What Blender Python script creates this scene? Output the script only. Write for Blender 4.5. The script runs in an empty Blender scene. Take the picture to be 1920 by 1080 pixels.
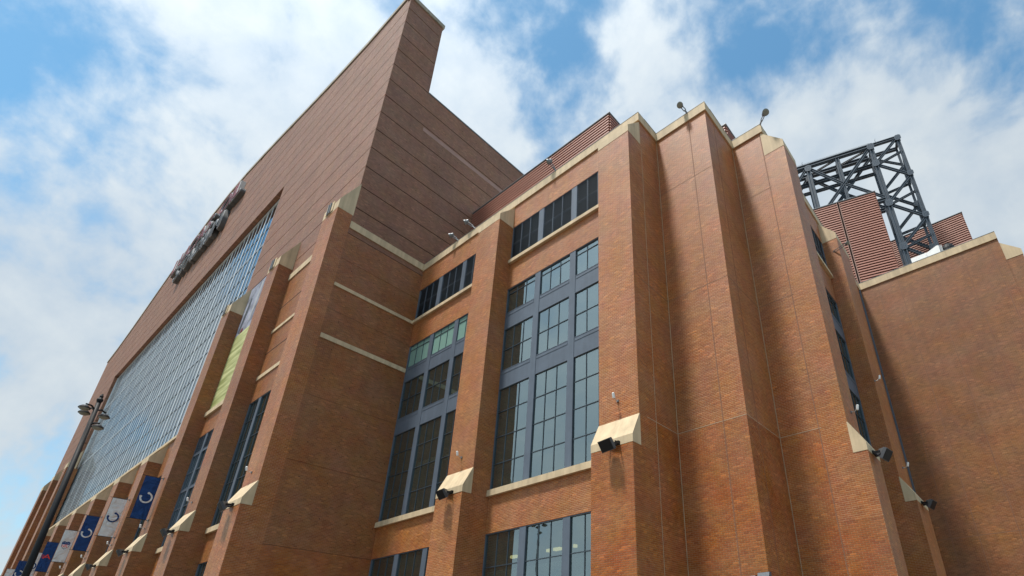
import bpy, math, random
from mathutils import Vector, Matrix
random.seed(11)
rad = math.radians
S = 19.0            # metres per survey unit (one unit = eye to bay wall)
EYE = 1.65          # eye height above the pavement
scene = bpy.context.scene
COL = scene.collection

# ------------------------------------------------------------------ camera
yaw, pitch, roll = 0.6787, 0.4676, -0.0056
cy, sy, cp, sp = math.cos(yaw), math.sin(yaw), math.cos(pitch), math.sin(pitch)
fw = Vector((-sy*cp, cy*cp, sp)); rt = Vector((cy, sy, 0)); up = rt.cross(fw)
r2 = rt*math.cos(roll)+up*math.sin(roll); u2 = up*math.cos(roll)-rt*math.sin(roll)
cam = bpy.data.cameras.new('camera')
cam.sensor_fit = 'HORIZONTAL'; cam.sensor_width = 36.0
cam.lens = 1016.4/1920*36.0
cam.shift_x = -(1127.8-960)/1920; cam.shift_y = (743.7-540)/1920
cam.clip_start = 0.1; cam.clip_end = 6000
co = bpy.data.objects.new('camera', cam); COL.objects.link(co)
M3 = Matrix((r2, u2, -fw)).transposed()
co.matrix_world = Matrix.Translation((0, 0, EYE)) @ M3.to_4x4()
scene.camera = co

# ------------------------------------------------------------------ sky + sun
SK, SM = 0.33, 3.0                         # sun rays travel along (SK, 1, -SM)
sun_dir = Vector((-SK, -1.0, SM)).normalized()
elev = math.asin(sun_dir.z)
world = bpy.data.worlds.new('World'); scene.world = world; world.use_nodes = True
nt = world.node_tree; N = nt.nodes; L = nt.links; N.clear()
out = N.new('ShaderNodeOutputWorld'); bg = N.new('ShaderNodeBackground'); bg.inputs['Strength'].default_value = 0.1
L.new(bg.outputs[0], out.inputs[0])
sky = N.new('ShaderNodeTexSky'); sky.sky_type = 'NISHITA'; sky.sun_disc = False
sky.sun_elevation = elev; sky.sun_rotation = math.atan2(sun_dir.x, sun_dir.y)
sky.air_density = 1.0; sky.dust_density = 0.6; sky.ozone_density = 2.5
def nd(t, **k):
    n = N.new(t)
    for a, v in k.items(): setattr(n, a, v)
    return n
def mth(op, a, b=None, c=None, clamp=False):
    n = N.new('ShaderNodeMath'); n.operation = op; n.use_clamp = clamp
    for i, v in enumerate((a, b, c)):
        if v is None: continue
        if isinstance(v, (int, float)): n.inputs[i].default_value = v
        else: L.new(v, n.inputs[i])
    return n.outputs[0]
tc = nd('ShaderNodeTexCoord')
sep = nd('ShaderNodeSeparateXYZ'); L.new(tc.outputs['Generated'], sep.inputs[0])
zz = mth('ADD', mth('MAXIMUM', sep.outputs[2], 0.0), 0.30)
cmb = nd('ShaderNodeCombineXYZ')
L.new(mth('DIVIDE', sep.outputs[0], zz), cmb.inputs[0]); L.new(mth('DIVIDE', sep.outputs[1], zz), cmb.inputs[1])
def noise(scale, detail, rough, vec, off=(0, 0, 0), dist=0.0):
    mp = nd('ShaderNodeMapping'); mp.inputs['Location'].default_value = off; L.new(vec, mp.inputs[0])
    n = nd('ShaderNodeTexNoise'); n.inputs['Scale'].default_value = scale; n.inputs['Detail'].default_value = detail
    n.inputs['Roughness'].default_value = rough; n.inputs['Distortion'].default_value = dist
    L.new(mp.outputs[0], n.inputs['Vector']); return n.outputs['Fac']
big = noise(2.6, 3, 0.5, tc.outputs['Generated'], (3.1, 1.7, 0))
mid = noise(7.0, 6, 0.55, tc.outputs['Generated'], (0.4, 5.2, 0), 0.25)
fin = noise(20.0, 5, 0.55, tc.outputs['Generated'], (8.4, 2.2, 0), 0.2)
dens = mth('ADD', mth('ADD', mth('MULTIPLY', big, 0.45), mth('MULTIPLY', mid, 0.75)), mth('MULTIPLY', fin, 0.30))
dens = mth('SUBTRACT', dens, 0.25)
# clearings in the cloud deck: (direction, half-width cosine, depth)
CLEAR = []
def px_dir(x, y):
    d = r2*((x-1127.8)/1016.4) + u2*(-(y-743.7)/1016.4) + fw
    return d.normalized()
for (x, y, sharp, depth) in ((25, 70, 100, -0.38), (930, 15, 700, -0.10), (1010, 70, 450, -0.13), (1065, 160, 450, -0.13), (1010, 265, 450, -0.11),
        (1390, 40, 200, -0.10), (1560, 40, 90, -0.05), (1740, 40, 90, -0.05), (1890, 140, 120, -0.06), (60, 330, 200, -0.02), (40, 760, 60, -0.05), (400, 330, 300, -0.07),
        (360, 150, 45, 0.05), (890, 350, 120, 0.13), (870, 140, 180, 0.14), (1230, 170, 110, 0.14), (1500, 260, 110, 0.13), (1760, 330, 40, 0.17), (560, 70, 60, 0.08), (280, 520, 30, 0.05)):
    CLEAR.append((px_dir(x, y), sharp, depth))
for (x, y, sharp, depth) in ((1060, 600, 9, 0.26), (330, 620, 30, 0.14)):       # the same cloud deck seen mirrored in the glass
    d = px_dir(x, y); CLEAR.append((Vector((d.x, -d.y, d.z)), sharp, depth))
for (d, sharp, depth) in CLEAR:
    v = nd('ShaderNodeVectorMath', operation='DOT_PRODUCT'); L.new(tc.outputs['Generated'], v.inputs[0]); v.inputs[1].default_value = d
    g = mth('EXPONENT', mth('MULTIPLY', mth('SUBTRACT', v.outputs['Value'], 1.0), sharp))
    dens = mth('ADD', dens, mth('MULTIPLY', g, depth))
mr = nd('ShaderNodeMapRange', interpolation_type='SMOOTHSTEP'); L.new(dens, mr.inputs[0])
mr.inputs[1].default_value = 0.34; mr.inputs[2].default_value = 0.64; mr.inputs[4].default_value = 0.97
ramp = nd('ShaderNodeValToRGB'); L.new(mth('ADD', mth('MULTIPLY', fin, 0.3), mth('MULTIPLY', mid, 0.7)), ramp.inputs[0])
ramp.color_ramp.elements[0].position = 0.36; ramp.color_ramp.elements[0].color = (4.2, 5.05, 5.95, 1)
ramp.color_ramp.elements[1].position = 0.62; ramp.color_ramp.elements[1].color = (5.75, 6.3, 6.65, 1)
skm = nd('ShaderNodeMix', data_type='RGBA'); 
tint = nd('ShaderNodeMix', data_type='RGBA', blend_type='MULTIPLY'); tint.inputs[0].default_value = 1.0
L.new(sky.outputs[0], tint.inputs[6]); tint.inputs[7].default_value = (1.25, 1.85, 1.75, 1)
# thin cloud is brightest round the sun
sv = nd('ShaderNodeVectorMath', operation='DOT_PRODUCT'); L.new(tc.outputs['Generated'], sv.inputs[0]); sv.inputs[1].default_value = sun_dir
aur = mth('ADD', mth('MULTIPLY', mth('EXPONENT', mth('MULTIPLY', mth('SUBTRACT', sv.outputs['Value'], 1.0), 6.0)), 1.7), 1.0)
lit = nd('ShaderNodeVectorMath', operation='SCALE'); L.new(ramp.outputs[0], lit.inputs[0]); L.new(aur, lit.inputs['Scale'])
L.new(mr.outputs[0], skm.inputs[0]); L.new(tint.outputs[2], skm.inputs[6]); L.new(lit.outputs[0], skm.inputs[7])
L.new(skm.outputs[2], bg.inputs['Color'])

sl = bpy.data.lights.new('sun', 'SUN'); sl.energy = 4.6; sl.angle = rad(5.5); sl.color = (1.0, 0.94, 0.86)
so = bpy.data.objects.new('sun', sl); COL.objects.link(so)
so.rotation_euler = (-sun_dir).to_track_quat('-Z', 'Y').to_euler(); so.location = sun_dir*200

vs = scene.view_settings; vs.view_transform = 'Standard'; vs.look = 'None'; vs.gamma = 1.0; vs.use_curve_mapping = False
vs.exposure = 0.20
scene.cycles.max_bounces = 8; scene.cycles.transparent_max_bounces = 12
scene.cycles.sample_clamp_indirect = 6.0

# ------------------------------------------------------------------ materials
def srgb(r, g, b):
    f = lambda c: (c/255/12.92) if c <= 10 else ((c/255+0.055)/1.055)**2.4
    return (f(r), f(g), f(b), 1)
def new_mat(name):
    m = bpy.data.materials.new(name); m.use_nodes = True
    return m, m.node_tree, m.node_tree.nodes['Principled BSDF']
def plain(name, col, rough=0.6, metal=0.0, var=0.12, scale=1.2, spec=0.4, emit=None, stain=0.0):
    m, t, b = new_mat(name)
    b.inputs['Roughness'].default_value = rough; b.inputs['Metallic'].default_value = metal
    b.inputs['Specular IOR Level'].default_value = spec
    g = t.nodes.new('ShaderNodeNewGeometry')
    n = t.nodes.new('ShaderNodeTexNoise'); n.inputs['Scale'].default_value = scale; n.inputs['Detail'].default_value = 6
    n.inputs['Roughness'].default_value = 0.65
    t.links.new(g.outputs['Position'], n.inputs['Vector'])
    mr_ = t.nodes.new('ShaderNodeMapRange'); mr_.inputs[1].default_value = 0.3; mr_.inputs[2].default_value = 0.7
    mr_.inputs[3].default_value = 1-var; mr_.inputs[4].default_value = 1+var
    t.links.new(n.outputs['Fac'], mr_.inputs[0])
    last = mr_.outputs[0]
    if stain:
        mp = t.nodes.new('ShaderNodeMapping'); mp.inputs['Scale'].default_value = (3.0, 3.0, 0.18)
        t.links.new(g.outputs['Position'], mp.inputs[0])
        n2 = t.nodes.new('ShaderNodeTexNoise'); n2.inputs['Scale'].default_value = 1.0; n2.inputs['Detail'].default_value = 5
        t.links.new(mp.outputs[0], n2.inputs['Vector'])
        m2 = t.nodes.new('ShaderNodeMapRange'); m2.inputs[1].default_value = 0.35; m2.inputs[2].default_value = 0.7
        m2.inputs[3].default_value = 1-stain; m2.inputs[4].default_value = 1+stain*0.5
        t.links.new(n2.outputs['Fac'], m2.inputs[0])
        mm = t.nodes.new('ShaderNodeMath'); mm.operation = 'MULTIPLY'
        t.links.new(last, mm.inputs[0]); t.links.new(m2.outputs[0], mm.inputs[1]); last = mm.outputs[0]
    mx = t.nodes.new('ShaderNodeVectorMath'); mx.operation = 'SCALE'; mx.inputs[0].default_value = col[:3]
    t.links.new(last, mx.inputs['Scale']); t.links.new(mx.outputs[0], b.inputs['Base Color'])
    bp = t.nodes.new('ShaderNodeBump'); bp.inputs['Strength'].default_value = 0.15; bp.inputs['Distance'].default_value = 0.02
    n3 = t.nodes.new('ShaderNodeTexNoise'); n3.inputs['Scale'].default_value = 14; n3.inputs['Detail'].default_value = 5
    t.links.new(g.outputs['Position'], n3.inputs['Vector'])
    t.links.new(n3.outputs['Fac'], bp.inputs['Height']); t.links.new(bp.outputs[0], b.inputs['Normal'])
    if emit:
        b.inputs['Emission Color'].default_value = col; b.inputs['Emission Strength'].default_value = emit
    return m

BW, BH, MS = 0.247, 0.0866, 0.0075
def brick_mat(name, ca, cb, cm, patch=0.16, spec=0.38, rough=0.62):
    ca, cb, cm = [(c[0]*0.90, c[1]*0.87, c[2]*0.77, 1) for c in (ca, cb, cm)]
    m, t, b = new_mat(name); n = t.nodes; l = t.links
    b.inputs['Roughness'].default_value = rough; b.inputs['Specular IOR Level'].default_value = spec
    g = n.new('ShaderNodeNewGeometry'); sx = n.new('ShaderNodeSeparateXYZ'); sn = n.new('ShaderNodeSeparateXYZ')
    l.new(g.outputs['Position'], sx.inputs[0]); l.new(g.outputs['True Normal'], sn.inputs[0])
    def mt(op, a, c=None, clamp=False):
        k = n.new('ShaderNodeMath'); k.operation = op; k.use_clamp = clamp
        for i, v in enumerate((a, c)):
            if v is None: continue
            if isinstance(v, (int, float)): k.inputs[i].default_value = v
            else: l.new(v, k.inputs[i])
        return k.outputs[0]
    isx = mt('GREATER_THAN', mt('ABSOLUTE', sn.outputs[0]), 0.5)
    ux = n.new('ShaderNodeMix'); ux.data_type = 'FLOAT'
    l.new(isx, ux.inputs[0]); l.new(sx.outputs[0], ux.inputs[2]); l.new(sx.outputs[1], ux.inputs[3])
    cv = n.new('ShaderNodeCombineXYZ'); l.new(ux.outputs[0], cv.inputs[0]); l.new(sx.outputs[2], cv.inputs[1])
    br = n.new('ShaderNodeTexBrick'); l.new(cv.outputs[0], br.inputs['Vector'])
    br.inputs['Scale'].default_value = 1; br.inputs['Mortar Size'].default_value = MS; br.inputs['Mortar Smooth'].default_value = 0.1
    br.inputs['Brick Width'].default_value = BW; br.inputs['Row Height'].default_value = BH
    br.inputs['Color1'].default_value = ca; br.inputs['Color2'].default_value = cb; br.inputs['Mortar'].default_value = cm
    br.inputs['Bias'].default_value = -0.05
    # scattered odd bricks, lighter and darker
    wn = n.new('ShaderNodeTexWhiteNoise'); wn.noise_dimensions = '2D'
    fl = n.new('ShaderNodeVectorMath'); fl.operation = 'FLOOR'
    row = mt('FLOOR', mt('DIVIDE', sx.outputs[2], BH))
    odd = mt('SUBTRACT', 1.0, mt('ABSOLUTE', mt('MODULO', row, 2.0)))
    cu = mt('FLOOR', mt('ADD', mt('DIVIDE', ux.outputs[0], BW), mt('MULTIPLY', odd, 0.5)))
    cv2 = n.new('ShaderNodeCombineXYZ'); l.new(cu, cv2.inputs[0]); l.new(row, cv2.inputs[1]); l.new(cv2.outputs[0], wn.inputs[0])
    pick = n.new('ShaderNodeMapRange'); l.new(wn.outputs['Value'], pick.inputs[0])
    pick.inputs[1].default_value = 0.0; pick.inputs[2].default_value = 1.0; pick.inputs[3].default_value = 0.87; pick.inputs[4].default_value = 1.09
    lite = mt('MULTIPLY', mt('GREATER_THAN', wn.outputs['Value'], 0.965), 0.20)
    val = mt('ADD', pick.outputs[0], lite)
    # broad weathering patches, lift-wise bands and vertical streaks
    def nz(sc, det, scl=(1, 1, 1)):
        mp = n.new('ShaderNodeMapping'); mp.inputs['Scale'].default_value = scl; l.new(g.outputs['Position'], mp.inputs[0])
        q = n.new('ShaderNodeTexNoise'); q.inputs['Scale'].default_value = sc; q.inputs['Detail'].default_value = det
        q.inputs['Roughness'].default_value = 0.6; l.new(mp.outputs[0], q.inputs['Vector']); return q.outputs['Fac']
    def rng(f, lo, hi, a=0.3, c=0.7):
        q = n.new('ShaderNodeMapRange'); l.new(f, q.inputs[0]); q.inputs[1].default_value = a; q.inputs[2].default_value = c
        q.inputs[3].default_value = lo; q.inputs[4].default_value = hi; return q.outputs[0]
    v1 = rng(nz(0.35, 5), 1-patch, 1+patch)
    v2 = rng(nz(1.0, 6, (2.2, 2.2, 0.12)), 1-patch*0.7, 1+patch*0.6)
    v3 = rng(nz(1.0, 3, (0.5, 0.5, 5.0)), 1-patch*0.5, 1+patch*0.5)
    # colour batches: each lift of brickwork between joints a shade apart
    wb = n.new('ShaderNodeTexWhiteNoise'); wb.noise_dimensions = '2D'; cb2 = n.new('ShaderNodeCombineXYZ')
    l.new(mt('FLOOR', mt('DIVIDE', mt('ADD', ux.outputs[0], 0.7), 2.35)), cb2.inputs[0]); l.new(mt('FLOOR', mt('DIVIDE', sx.outputs[2], 3.9)), cb2.inputs[1])
    l.new(cb2.outputs[0], wb.inputs[0])
    val = mt('MULTIPLY', val, rng(wb.outputs['Value'], 0.93, 1.06, 0.0, 1.0))
    val = mt('MULTIPLY', mt('MULTIPLY', val, v1), mt('MULTIPLY', v2, v3))
    sc = n.new('ShaderNodeVectorMath'); sc.operation = 'SCALE'; l.new(br.outputs['Color'], sc.inputs[0]); l.new(val, sc.inputs['Scale'])
    hs = n.new('ShaderNodeHueSaturation'); l.new(sc.outputs[0], hs.inputs['Color'])
    l.new(rng(nz(0.8, 4), 0.492, 0.508), hs.inputs['Hue']); l.new(rng(nz(0.5, 4, (1, 1, 1)), 0.94, 1.06), hs.inputs['Saturation'])
    l.new(hs.outputs[0], b.inputs['Base Color'])
    bp = n.new('ShaderNodeBump'); bp.inputs['Strength'].default_value = 0.55; bp.inputs['Distance'].default_value = 0.012
    hh = mt('ADD', mt('MULTIPLY', br.outputs['Fac'], -1.0), mt('MULTIPLY', wn.outputs['Value'], 0.45))
    hh = mt('ADD', hh, mt('MULTIPLY', nz(30, 4), 0.4))
    l.new(hh, bp.inputs['Height']); l.new(bp.outputs[0], b.inputs['Normal'])
    return m
MAT = {}
MAT['brick'] = brick_mat('orange_brick', (0.41, 0.138, 0.038, 1), (0.315, 0.094, 0.026, 1), (0.46, 0.29, 0.165, 1), patch=0.09, rough=0.5)
MAT['brick_upper'] = brick_mat('brown_brick', (0.30, 0.145, 0.094, 1), (0.235, 0.108, 0.069, 1), (0.24, 0.135, 0.09, 1), patch=0.10)
MAT['brick_fin'] = brick_mat('fin_brick', (0.335, 0.120, 0.040, 1), (0.25, 0.083, 0.027, 1), (0.35, 0.205, 0.11, 1), patch=0.09, rough=0.5)
MAT['brick_annexe'] = brick_mat('annexe_brick', (0.29, 0.110, 0.040, 1), (0.22, 0.078, 0.028, 1), (0.31, 0.19, 0.105, 1), patch=0.12, rough=0.5)
MAT['joint'] = plain('recess_dark', (0.035, 0.018, 0.014, 1), 0.9)
MAT['caulk'] = plain('caulk', (0.40, 0.27, 0.17, 1), 0.8, var=0.2)
MAT['caulk_brown'] = plain('brown_caulk', (0.215, 0.10, 0.055, 1), 0.8, var=0.2)
MAT['stone'] = plain('cream_cast_stone', (0.58, 0.45, 0.285, 1), 0.75, var=0.10, scale=0.9, stain=0.17)
MAT['stone_grey'] = plain('weathered_grey_stone', (0.34, 0.30, 0.235, 1), 0.8, var=0.12, stain=0.2)
MAT['pale'] = plain('pale_band_brick', (0.34, 0.21, 0.17, 1), 0.8, var=0.1)
MAT['frame'] = plain('blue_grey_metal', (0.098, 0.124, 0.160, 1), 0.42, 0.0, var=0.10, spec=0.5, stain=0.10)
MAT['muntin'] = plain('dark_mullion', (0.040, 0.056, 0.072, 1), 0.4, 0.0, spec=0.5)
MAT['alu'] = plain('pale_aluminium', (0.62, 0.66, 0.68, 1), 0.4, 0.2, var=0.06)
MAT['alu_mid'] = plain('mid_aluminium', (0.20, 0.24, 0.28, 1), 0.4, 0.1, var=0.06)
MAT['alu_dark'] = plain('dark_gasket', (0.05, 0.065, 0.08, 1), 0.5)
MAT['dark'] = plain('black_metal', (0.009, 0.010, 0.012, 1), 0.6, 0.0, spec=0.25)
MAT['grey'] = plain('grey_metal', (0.20, 0.21, 0.22, 1), 0.45, 0.3)
MAT['rim'] = plain('pale_letter_rim', (0.36, 0.36, 0.37, 1), 0.5)
MAT['letter_side'] = plain('charcoal_letter_side', (0.10, 0.105, 0.11, 1), 0.5)
MAT['charcoal'] = plain('charcoal_metal', (0.055, 0.058, 0.065, 1), 0.45)
MAT['galv'] = plain('galvanised', (0.48, 0.49, 0.48, 1), 0.4, 0.5)
MAT['white'] = plain('white_paint', (0.78, 0.78, 0.76, 1), 0.55, var=0.05)
MAT['steel'] = plain('slate_painted_steel', (0.060, 0.078, 0.100, 1), 0.45, 0.0, var=0.15, spec=0.5)
MAT['rib'] = plain('terracotta_metal', (0.37, 0.165, 0.118, 1), 0.5, 0.0, var=0.08, spec=0.4)
MAT['rib_dark'] = plain('oxblood_metal', (0.055, 0.014, 0.011, 1), 0.6)
MAT['roof'] = plain('roof_membrane', (0.55, 0.55, 0.53, 1), 0.85)
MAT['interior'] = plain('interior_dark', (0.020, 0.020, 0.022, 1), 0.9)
MAT['blind'] = plain('pale_blind', (0.70, 0.76, 0.72, 1), 0.8)
MAT['teal'] = plain('teal_backing', (0.13, 0.22, 0.19, 1), 0.7)
MAT['lamp'] = plain('lit_lamp', (1.0, 0.72, 0.35, 1), 0.5, emit=3.0)
MAT['navy'] = plain('navy_cloth', (0.006, 0.045, 0.17, 1), 0.75, var=0.15, scale=0.8)
MAT['cloth'] = plain('white_cloth', (0.70, 0.70, 0.69, 1), 0.8, var=0.05)
MAT['red'] = plain('red_face', (0.17, 0.012, 0.016, 1), 0.45)
for k_ in ('navy', 'cloth'):                   # soft creases in the banner cloth
    t_ = MAT[k_].node_tree; w_ = t_.nodes.new('ShaderNodeTexNoise'); w_.inputs['Scale'].default_value = 1.1; w_.inputs['Detail'].default_value = 2; w_.inputs['Distortion'].default_value = 1.5
    g_ = [q for q in t_.nodes if q.type == 'NEW_GEOMETRY'][0]; t_.links.new(g_.outputs['Position'], w_.inputs['Vector'])
    b_ = t_.nodes.new('ShaderNodeBump'); b_.inputs['Strength'].default_value = 0.8; b_.inputs['Distance'].default_value = 0.35
    t_.links.new(w_.outputs['Fac'], b_.inputs['Height']); t_.links.new(b_.outputs[0], t_.nodes['Principled BSDF'].inputs['Normal'])
MAT['orange_red'] = plain('red_print', (0.75, 0.05, 0.03, 1), 0.7)
MAT['print_grey'] = plain('slate_print', (0.26, 0.27, 0.33, 1), 0.7, var=0.7, scale=0.7)
MAT['lens'] = plain('lamp_lens', (0.20, 0.20, 0.165, 1), 0.25, spec=0.6)
MAT['asphalt'] = plain('asphalt', (0.05, 0.05, 0.052, 1), 0.9, var=0.25)
MAT['concrete'] = plain('concrete_paving', (0.17, 0.135, 0.10, 1), 0.85, var=0.15)
MAT['paint'] = plain('road_paint', (0.75, 0.74, 0.68, 1), 0.7)

def glass_mat(name, ior, tint, trans=0.85, refl=(0.79, 0.92, 1.0, 1), rough=0.015, wav=0.05, body=(0.03, 0.035, 0.035, 1)):
    m = bpy.data.materials.new(name); m.use_nodes = True; t = m.node_tree; t.nodes.clear()
    o = t.nodes.new('ShaderNodeOutputMaterial'); mx = t.nodes.new('ShaderNodeMixShader')
    fr = t.nodes.new('ShaderNodeFresnel'); fr.inputs['IOR'].default_value = ior
    gl = t.nodes.new('ShaderNodeBsdfGlossy'); gl.inputs['Roughness'].default_value = rough; gl.inputs['Color'].default_value = refl
    tr = t.nodes.new('ShaderNodeBsdfTransparent'); tr.inputs['Color'].default_value = tint
    df = t.nodes.new('ShaderNodeBsdfDiffuse'); df.inputs['Color'].default_value = body
    m2 = t.nodes.new('ShaderNodeMixShader'); m2.inputs[0].default_value = trans
    t.links.new(df.outputs[0], m2.inputs[1]); t.links.new(tr.outputs[0], m2.inputs[2])
    g = t.nodes.new('ShaderNodeNewGeometry'); n = t.nodes.new('ShaderNodeTexNoise'); n.inputs['Scale'].default_value = 0.8
    n.inputs['Detail'].default_value = 2
    t.links.new(g.outputs['Position'], n.inputs['Vector'])
    bp = t.nodes.new('ShaderNodeBump'); bp.inputs['Strength'].default_value = wav; bp.inputs['Distance'].default_value = 0.05
    t.links.new(n.outputs['Fac'], bp.inputs['Height']); t.links.new(bp.outputs[0], gl.inputs['Normal'])
    bk = t.nodes.new('ShaderNodeMath'); bk.operation = 'MULTIPLY'; iv = t.nodes.new('ShaderNodeMath'); iv.operation = 'SUBTRACT'; iv.inputs[0].default_value = 1.0
    t.links.new(g.outputs['Backfacing'], iv.inputs[1]); t.links.new(fr.outputs[0], bk.inputs[0]); t.links.new(iv.outputs[0], bk.inputs[1])
    t.links.new(bk.outputs[0], mx.inputs[0]); t.links.new(m2.outputs[0], mx.inputs[1]); t.links.new(gl.outputs[0], mx.inputs[2])
    t.links.new(mx.outputs[0], o.inputs[0])
    return m
MAT['glass'] = glass_mat('tinted_glass', 3.5, (0.46, 0.54, 0.51, 1), trans=0.72, refl=(0.76, 0.93, 0.96, 1), body=(0.050, 0.066, 0.056, 1))
MAT['glass_wall'] = glass_mat('curtain_wall_glass', 9.0, (0.25, 0.32, 0.36, 1), refl=(0.93, 0.98, 1.0, 1))

MAT['glass_teal'] = glass_mat('opaque_teal_glass', 1.8, (0.3, 0.3, 0.3, 1), trans=0.0, body=(0.20, 0.34, 0.29, 1))  # opaque panes: their greenish look is put into the body colour

# ------------------------------------------------------------------ builders
def W(p): return Vector((p[0]*S, p[1]*S, p[2]*S+EYE))
class MB:
    """collects geometry in survey units and links it as one mesh object"""
    def __init__(s): s.v = []; s.f = []
    def add(s, vs_, fs):
        k = len(s.v); s.v += [tuple(v) for v in vs_]; s.f += [tuple(i+k for i in f) for f in fs]; return s
    def box(s, x0, x1, y0, y1, z0, z1):
        vs_ = [(x0,y0,z0),(x1,y0,z0),(x1,y1,z0),(x0,y1,z0),(x0,y0,z1),(x1,y0,z1),(x1,y1,z1),(x0,y1,z1)]
        return s.add(vs_, [(0,3,2,1),(4,5,6,7),(0,1,5,4),(1,2,6,5),(2,3,7,6),(3,0,4,7)])
    def prism(s, poly, a, b, axis):
        """poly in the two other axes (in x,y,z order), extruded a..b along axis"""
        n = len(poly)
        def pt(p, t):
            if axis == 0: return (t, p[0], p[1])
            if axis == 1: return (p[0], t, p[1])
            return (p[0], p[1], t)
        vs_ = [pt(p, a) for p in poly]+[pt(p, b) for p in poly]
        fs = [tuple(range(n)), tuple(range(2*n-1, n-1, -1))]
        for i in range(n):
            j = (i+1) % n; fs.append((i, i+n, j+n, j))
        return s.add(vs_, fs)
    def bar(s, p, q, w, h=None, upv=(0, 0, 1)):
        """rectangular bar from p to q"""
        p, q = Vector(p), Vector(q); d = (q-p).normalized(); h = h or w
        u = Vector(upv)
        if abs(d.dot(u)) > 0.95: u = Vector((0, 1, 0))
        a = d.cross(u).normalized()*w/2; b = a.cross(d).normalized()*h/2
        vs_ = [p-a-b, p+a-b, p+a+b, p-a+b, q-a-b, q+a-b, q+a+b, q-a+b]
        return s.add(vs_, [(0,3,2,1),(4,5,6,7),(0,1,5,4),(1,2,6,5),(2,3,7,6),(3,0,4,7)])
    def tube(s, pts, r, seg=8, r2_=None):
        pts = [Vector(p) for p in pts]; rings = []
        for i, p in enumerate(pts):
            d = (pts[min(i+1, len(pts)-1)]-pts[max(i-1, 0)]).normalized()
            u = Vector((0, 0, 1)) if abs(d.z) < 0.9 else Vector((1, 0, 0))
            a = d.cross(u).normalized(); b = a.cross(d)
            rr = r if r2_ is None else r+(r2_-r)*i/(len(pts)-1)
            rings.append([p+(a*math.cos(t)+b*math.sin(t))*rr for t in [2*math.pi*k/seg for k in range(seg)]])
        vs_ = [v for rg in rings for v in rg]; fs = []
        for i in range(len(pts)-1):
            for k in range(seg):
                k2 = (k+1) % seg
                fs.append((i*seg+k, i*seg+k2, (i+1)*seg+k2, (i+1)*seg+k))
        fs.append(tuple(range(seg-1, -1, -1))); fs.append(tuple((len(pts)-1)*seg+k for k in range(seg)))
        return s.add(vs_, fs)
    def lathe(s, prof, c, axis, seg=20):
        """prof: (radius, along) pairs around axis direction from c"""
        c = Vector(c); d = Vector(axis).normalized()
        u = Vector((0, 0, 1)) if abs(d.z) < 0.9 else Vector((1, 0, 0))
        a = d.cross(u).normalized(); b = a.cross(d); vs_ = []; fs = []
        for (r, t) in prof:
            vs_ += [c+d*t+(a*math.cos(q)+b*math.sin(q))*r for q in [2*math.pi*k/seg for k in range(seg)]]
        for i in range(len(prof)-1):
            for k in range(seg):
                k2 = (k+1) % seg; fs.append((i*seg+k, i*seg+k2, (i+1)*seg+k2, (i+1)*seg+k))
        fs.append(tuple(range(seg-1, -1, -1))); fs.append(tuple((len(prof)-1)*seg+k for k in range(seg)))
        return s.add(vs_, fs)
    def mesh(s, name, base):
        me = bpy.data.meshes.new(name)
        me.from_pydata([tuple(W(v)-base) for v in s.v], [], s.f); me.update(); return me
    def build(s, name, mat, root=None, smooth=False, kind=None, label=None):
        base = root_base(root) if root else Vector((0, 0, 0))
        me = s.mesh(name, base); me.materials.append(MAT[mat] if isinstance(mat, str) else mat)
        import bmesh
        bm = bmesh.new(); bm.from_mesh(me); bmesh.ops.recalc_face_normals(bm, faces=bm.faces); bm.to_mesh(me); bm.free()
        if smooth:
            for p in me.polygons: p.use_smooth = True
        o = bpy.data.objects.new(name, me); COL.objects.link(o)
        if root: o.parent = root
        if kind: o['kind'] = kind
        if label: o['label'] = label
        return o
def root_base(o):
    b = Vector((0, 0, 0))
    while o: b = b+o.location; o = o.parent
    return b
def thing(name, label, cat, at=(0, 0, 0), group=None):
    o = bpy.data.objects.new(name, None); COL.objects.link(o); o.location = W(at); o.empty_display_size = 0.3
    o['label'] = label; o['category'] = cat
    if group: o['group'] = group
    return o
def bx(name, mat, root, *a, **k): return MB().box(*a).build(name, mat, root, **k)

GZ = -EYE/S                                   # pavement level in survey units
# mapping for a wall face: point(u, out, z); front faces look to -Y, side faces to +X
class Front:
    def __init__(s, y): s.y = y
    def rng(s, u0, u1, o0, o1): return (u0, u1, s.y-max(o0, o1), s.y-min(o0, o1))
    def prof(s, mb, poly, u0, u1):            # poly of (out, z)
        return mb.prism([(s.y-o, z) for o, z in poly], u0, u1, 0)
class Side:
    def __init__(s, x): s.x = x
    def rng(s, u0, u1, o0, o1): return (s.x+min(o0, o1), s.x+max(o0, o1), u0, u1)
    def prof(s, mb, poly, u0, u1):
        return mb.prism([(s.x+o, z) for o, z in poly], u0, u1, 1)
def fbox(mb, F, u0, u1, o0, o1, z0, z1): return mb.box(*F.rng(u0, u1, o0, o1), z0, z1)

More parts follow.
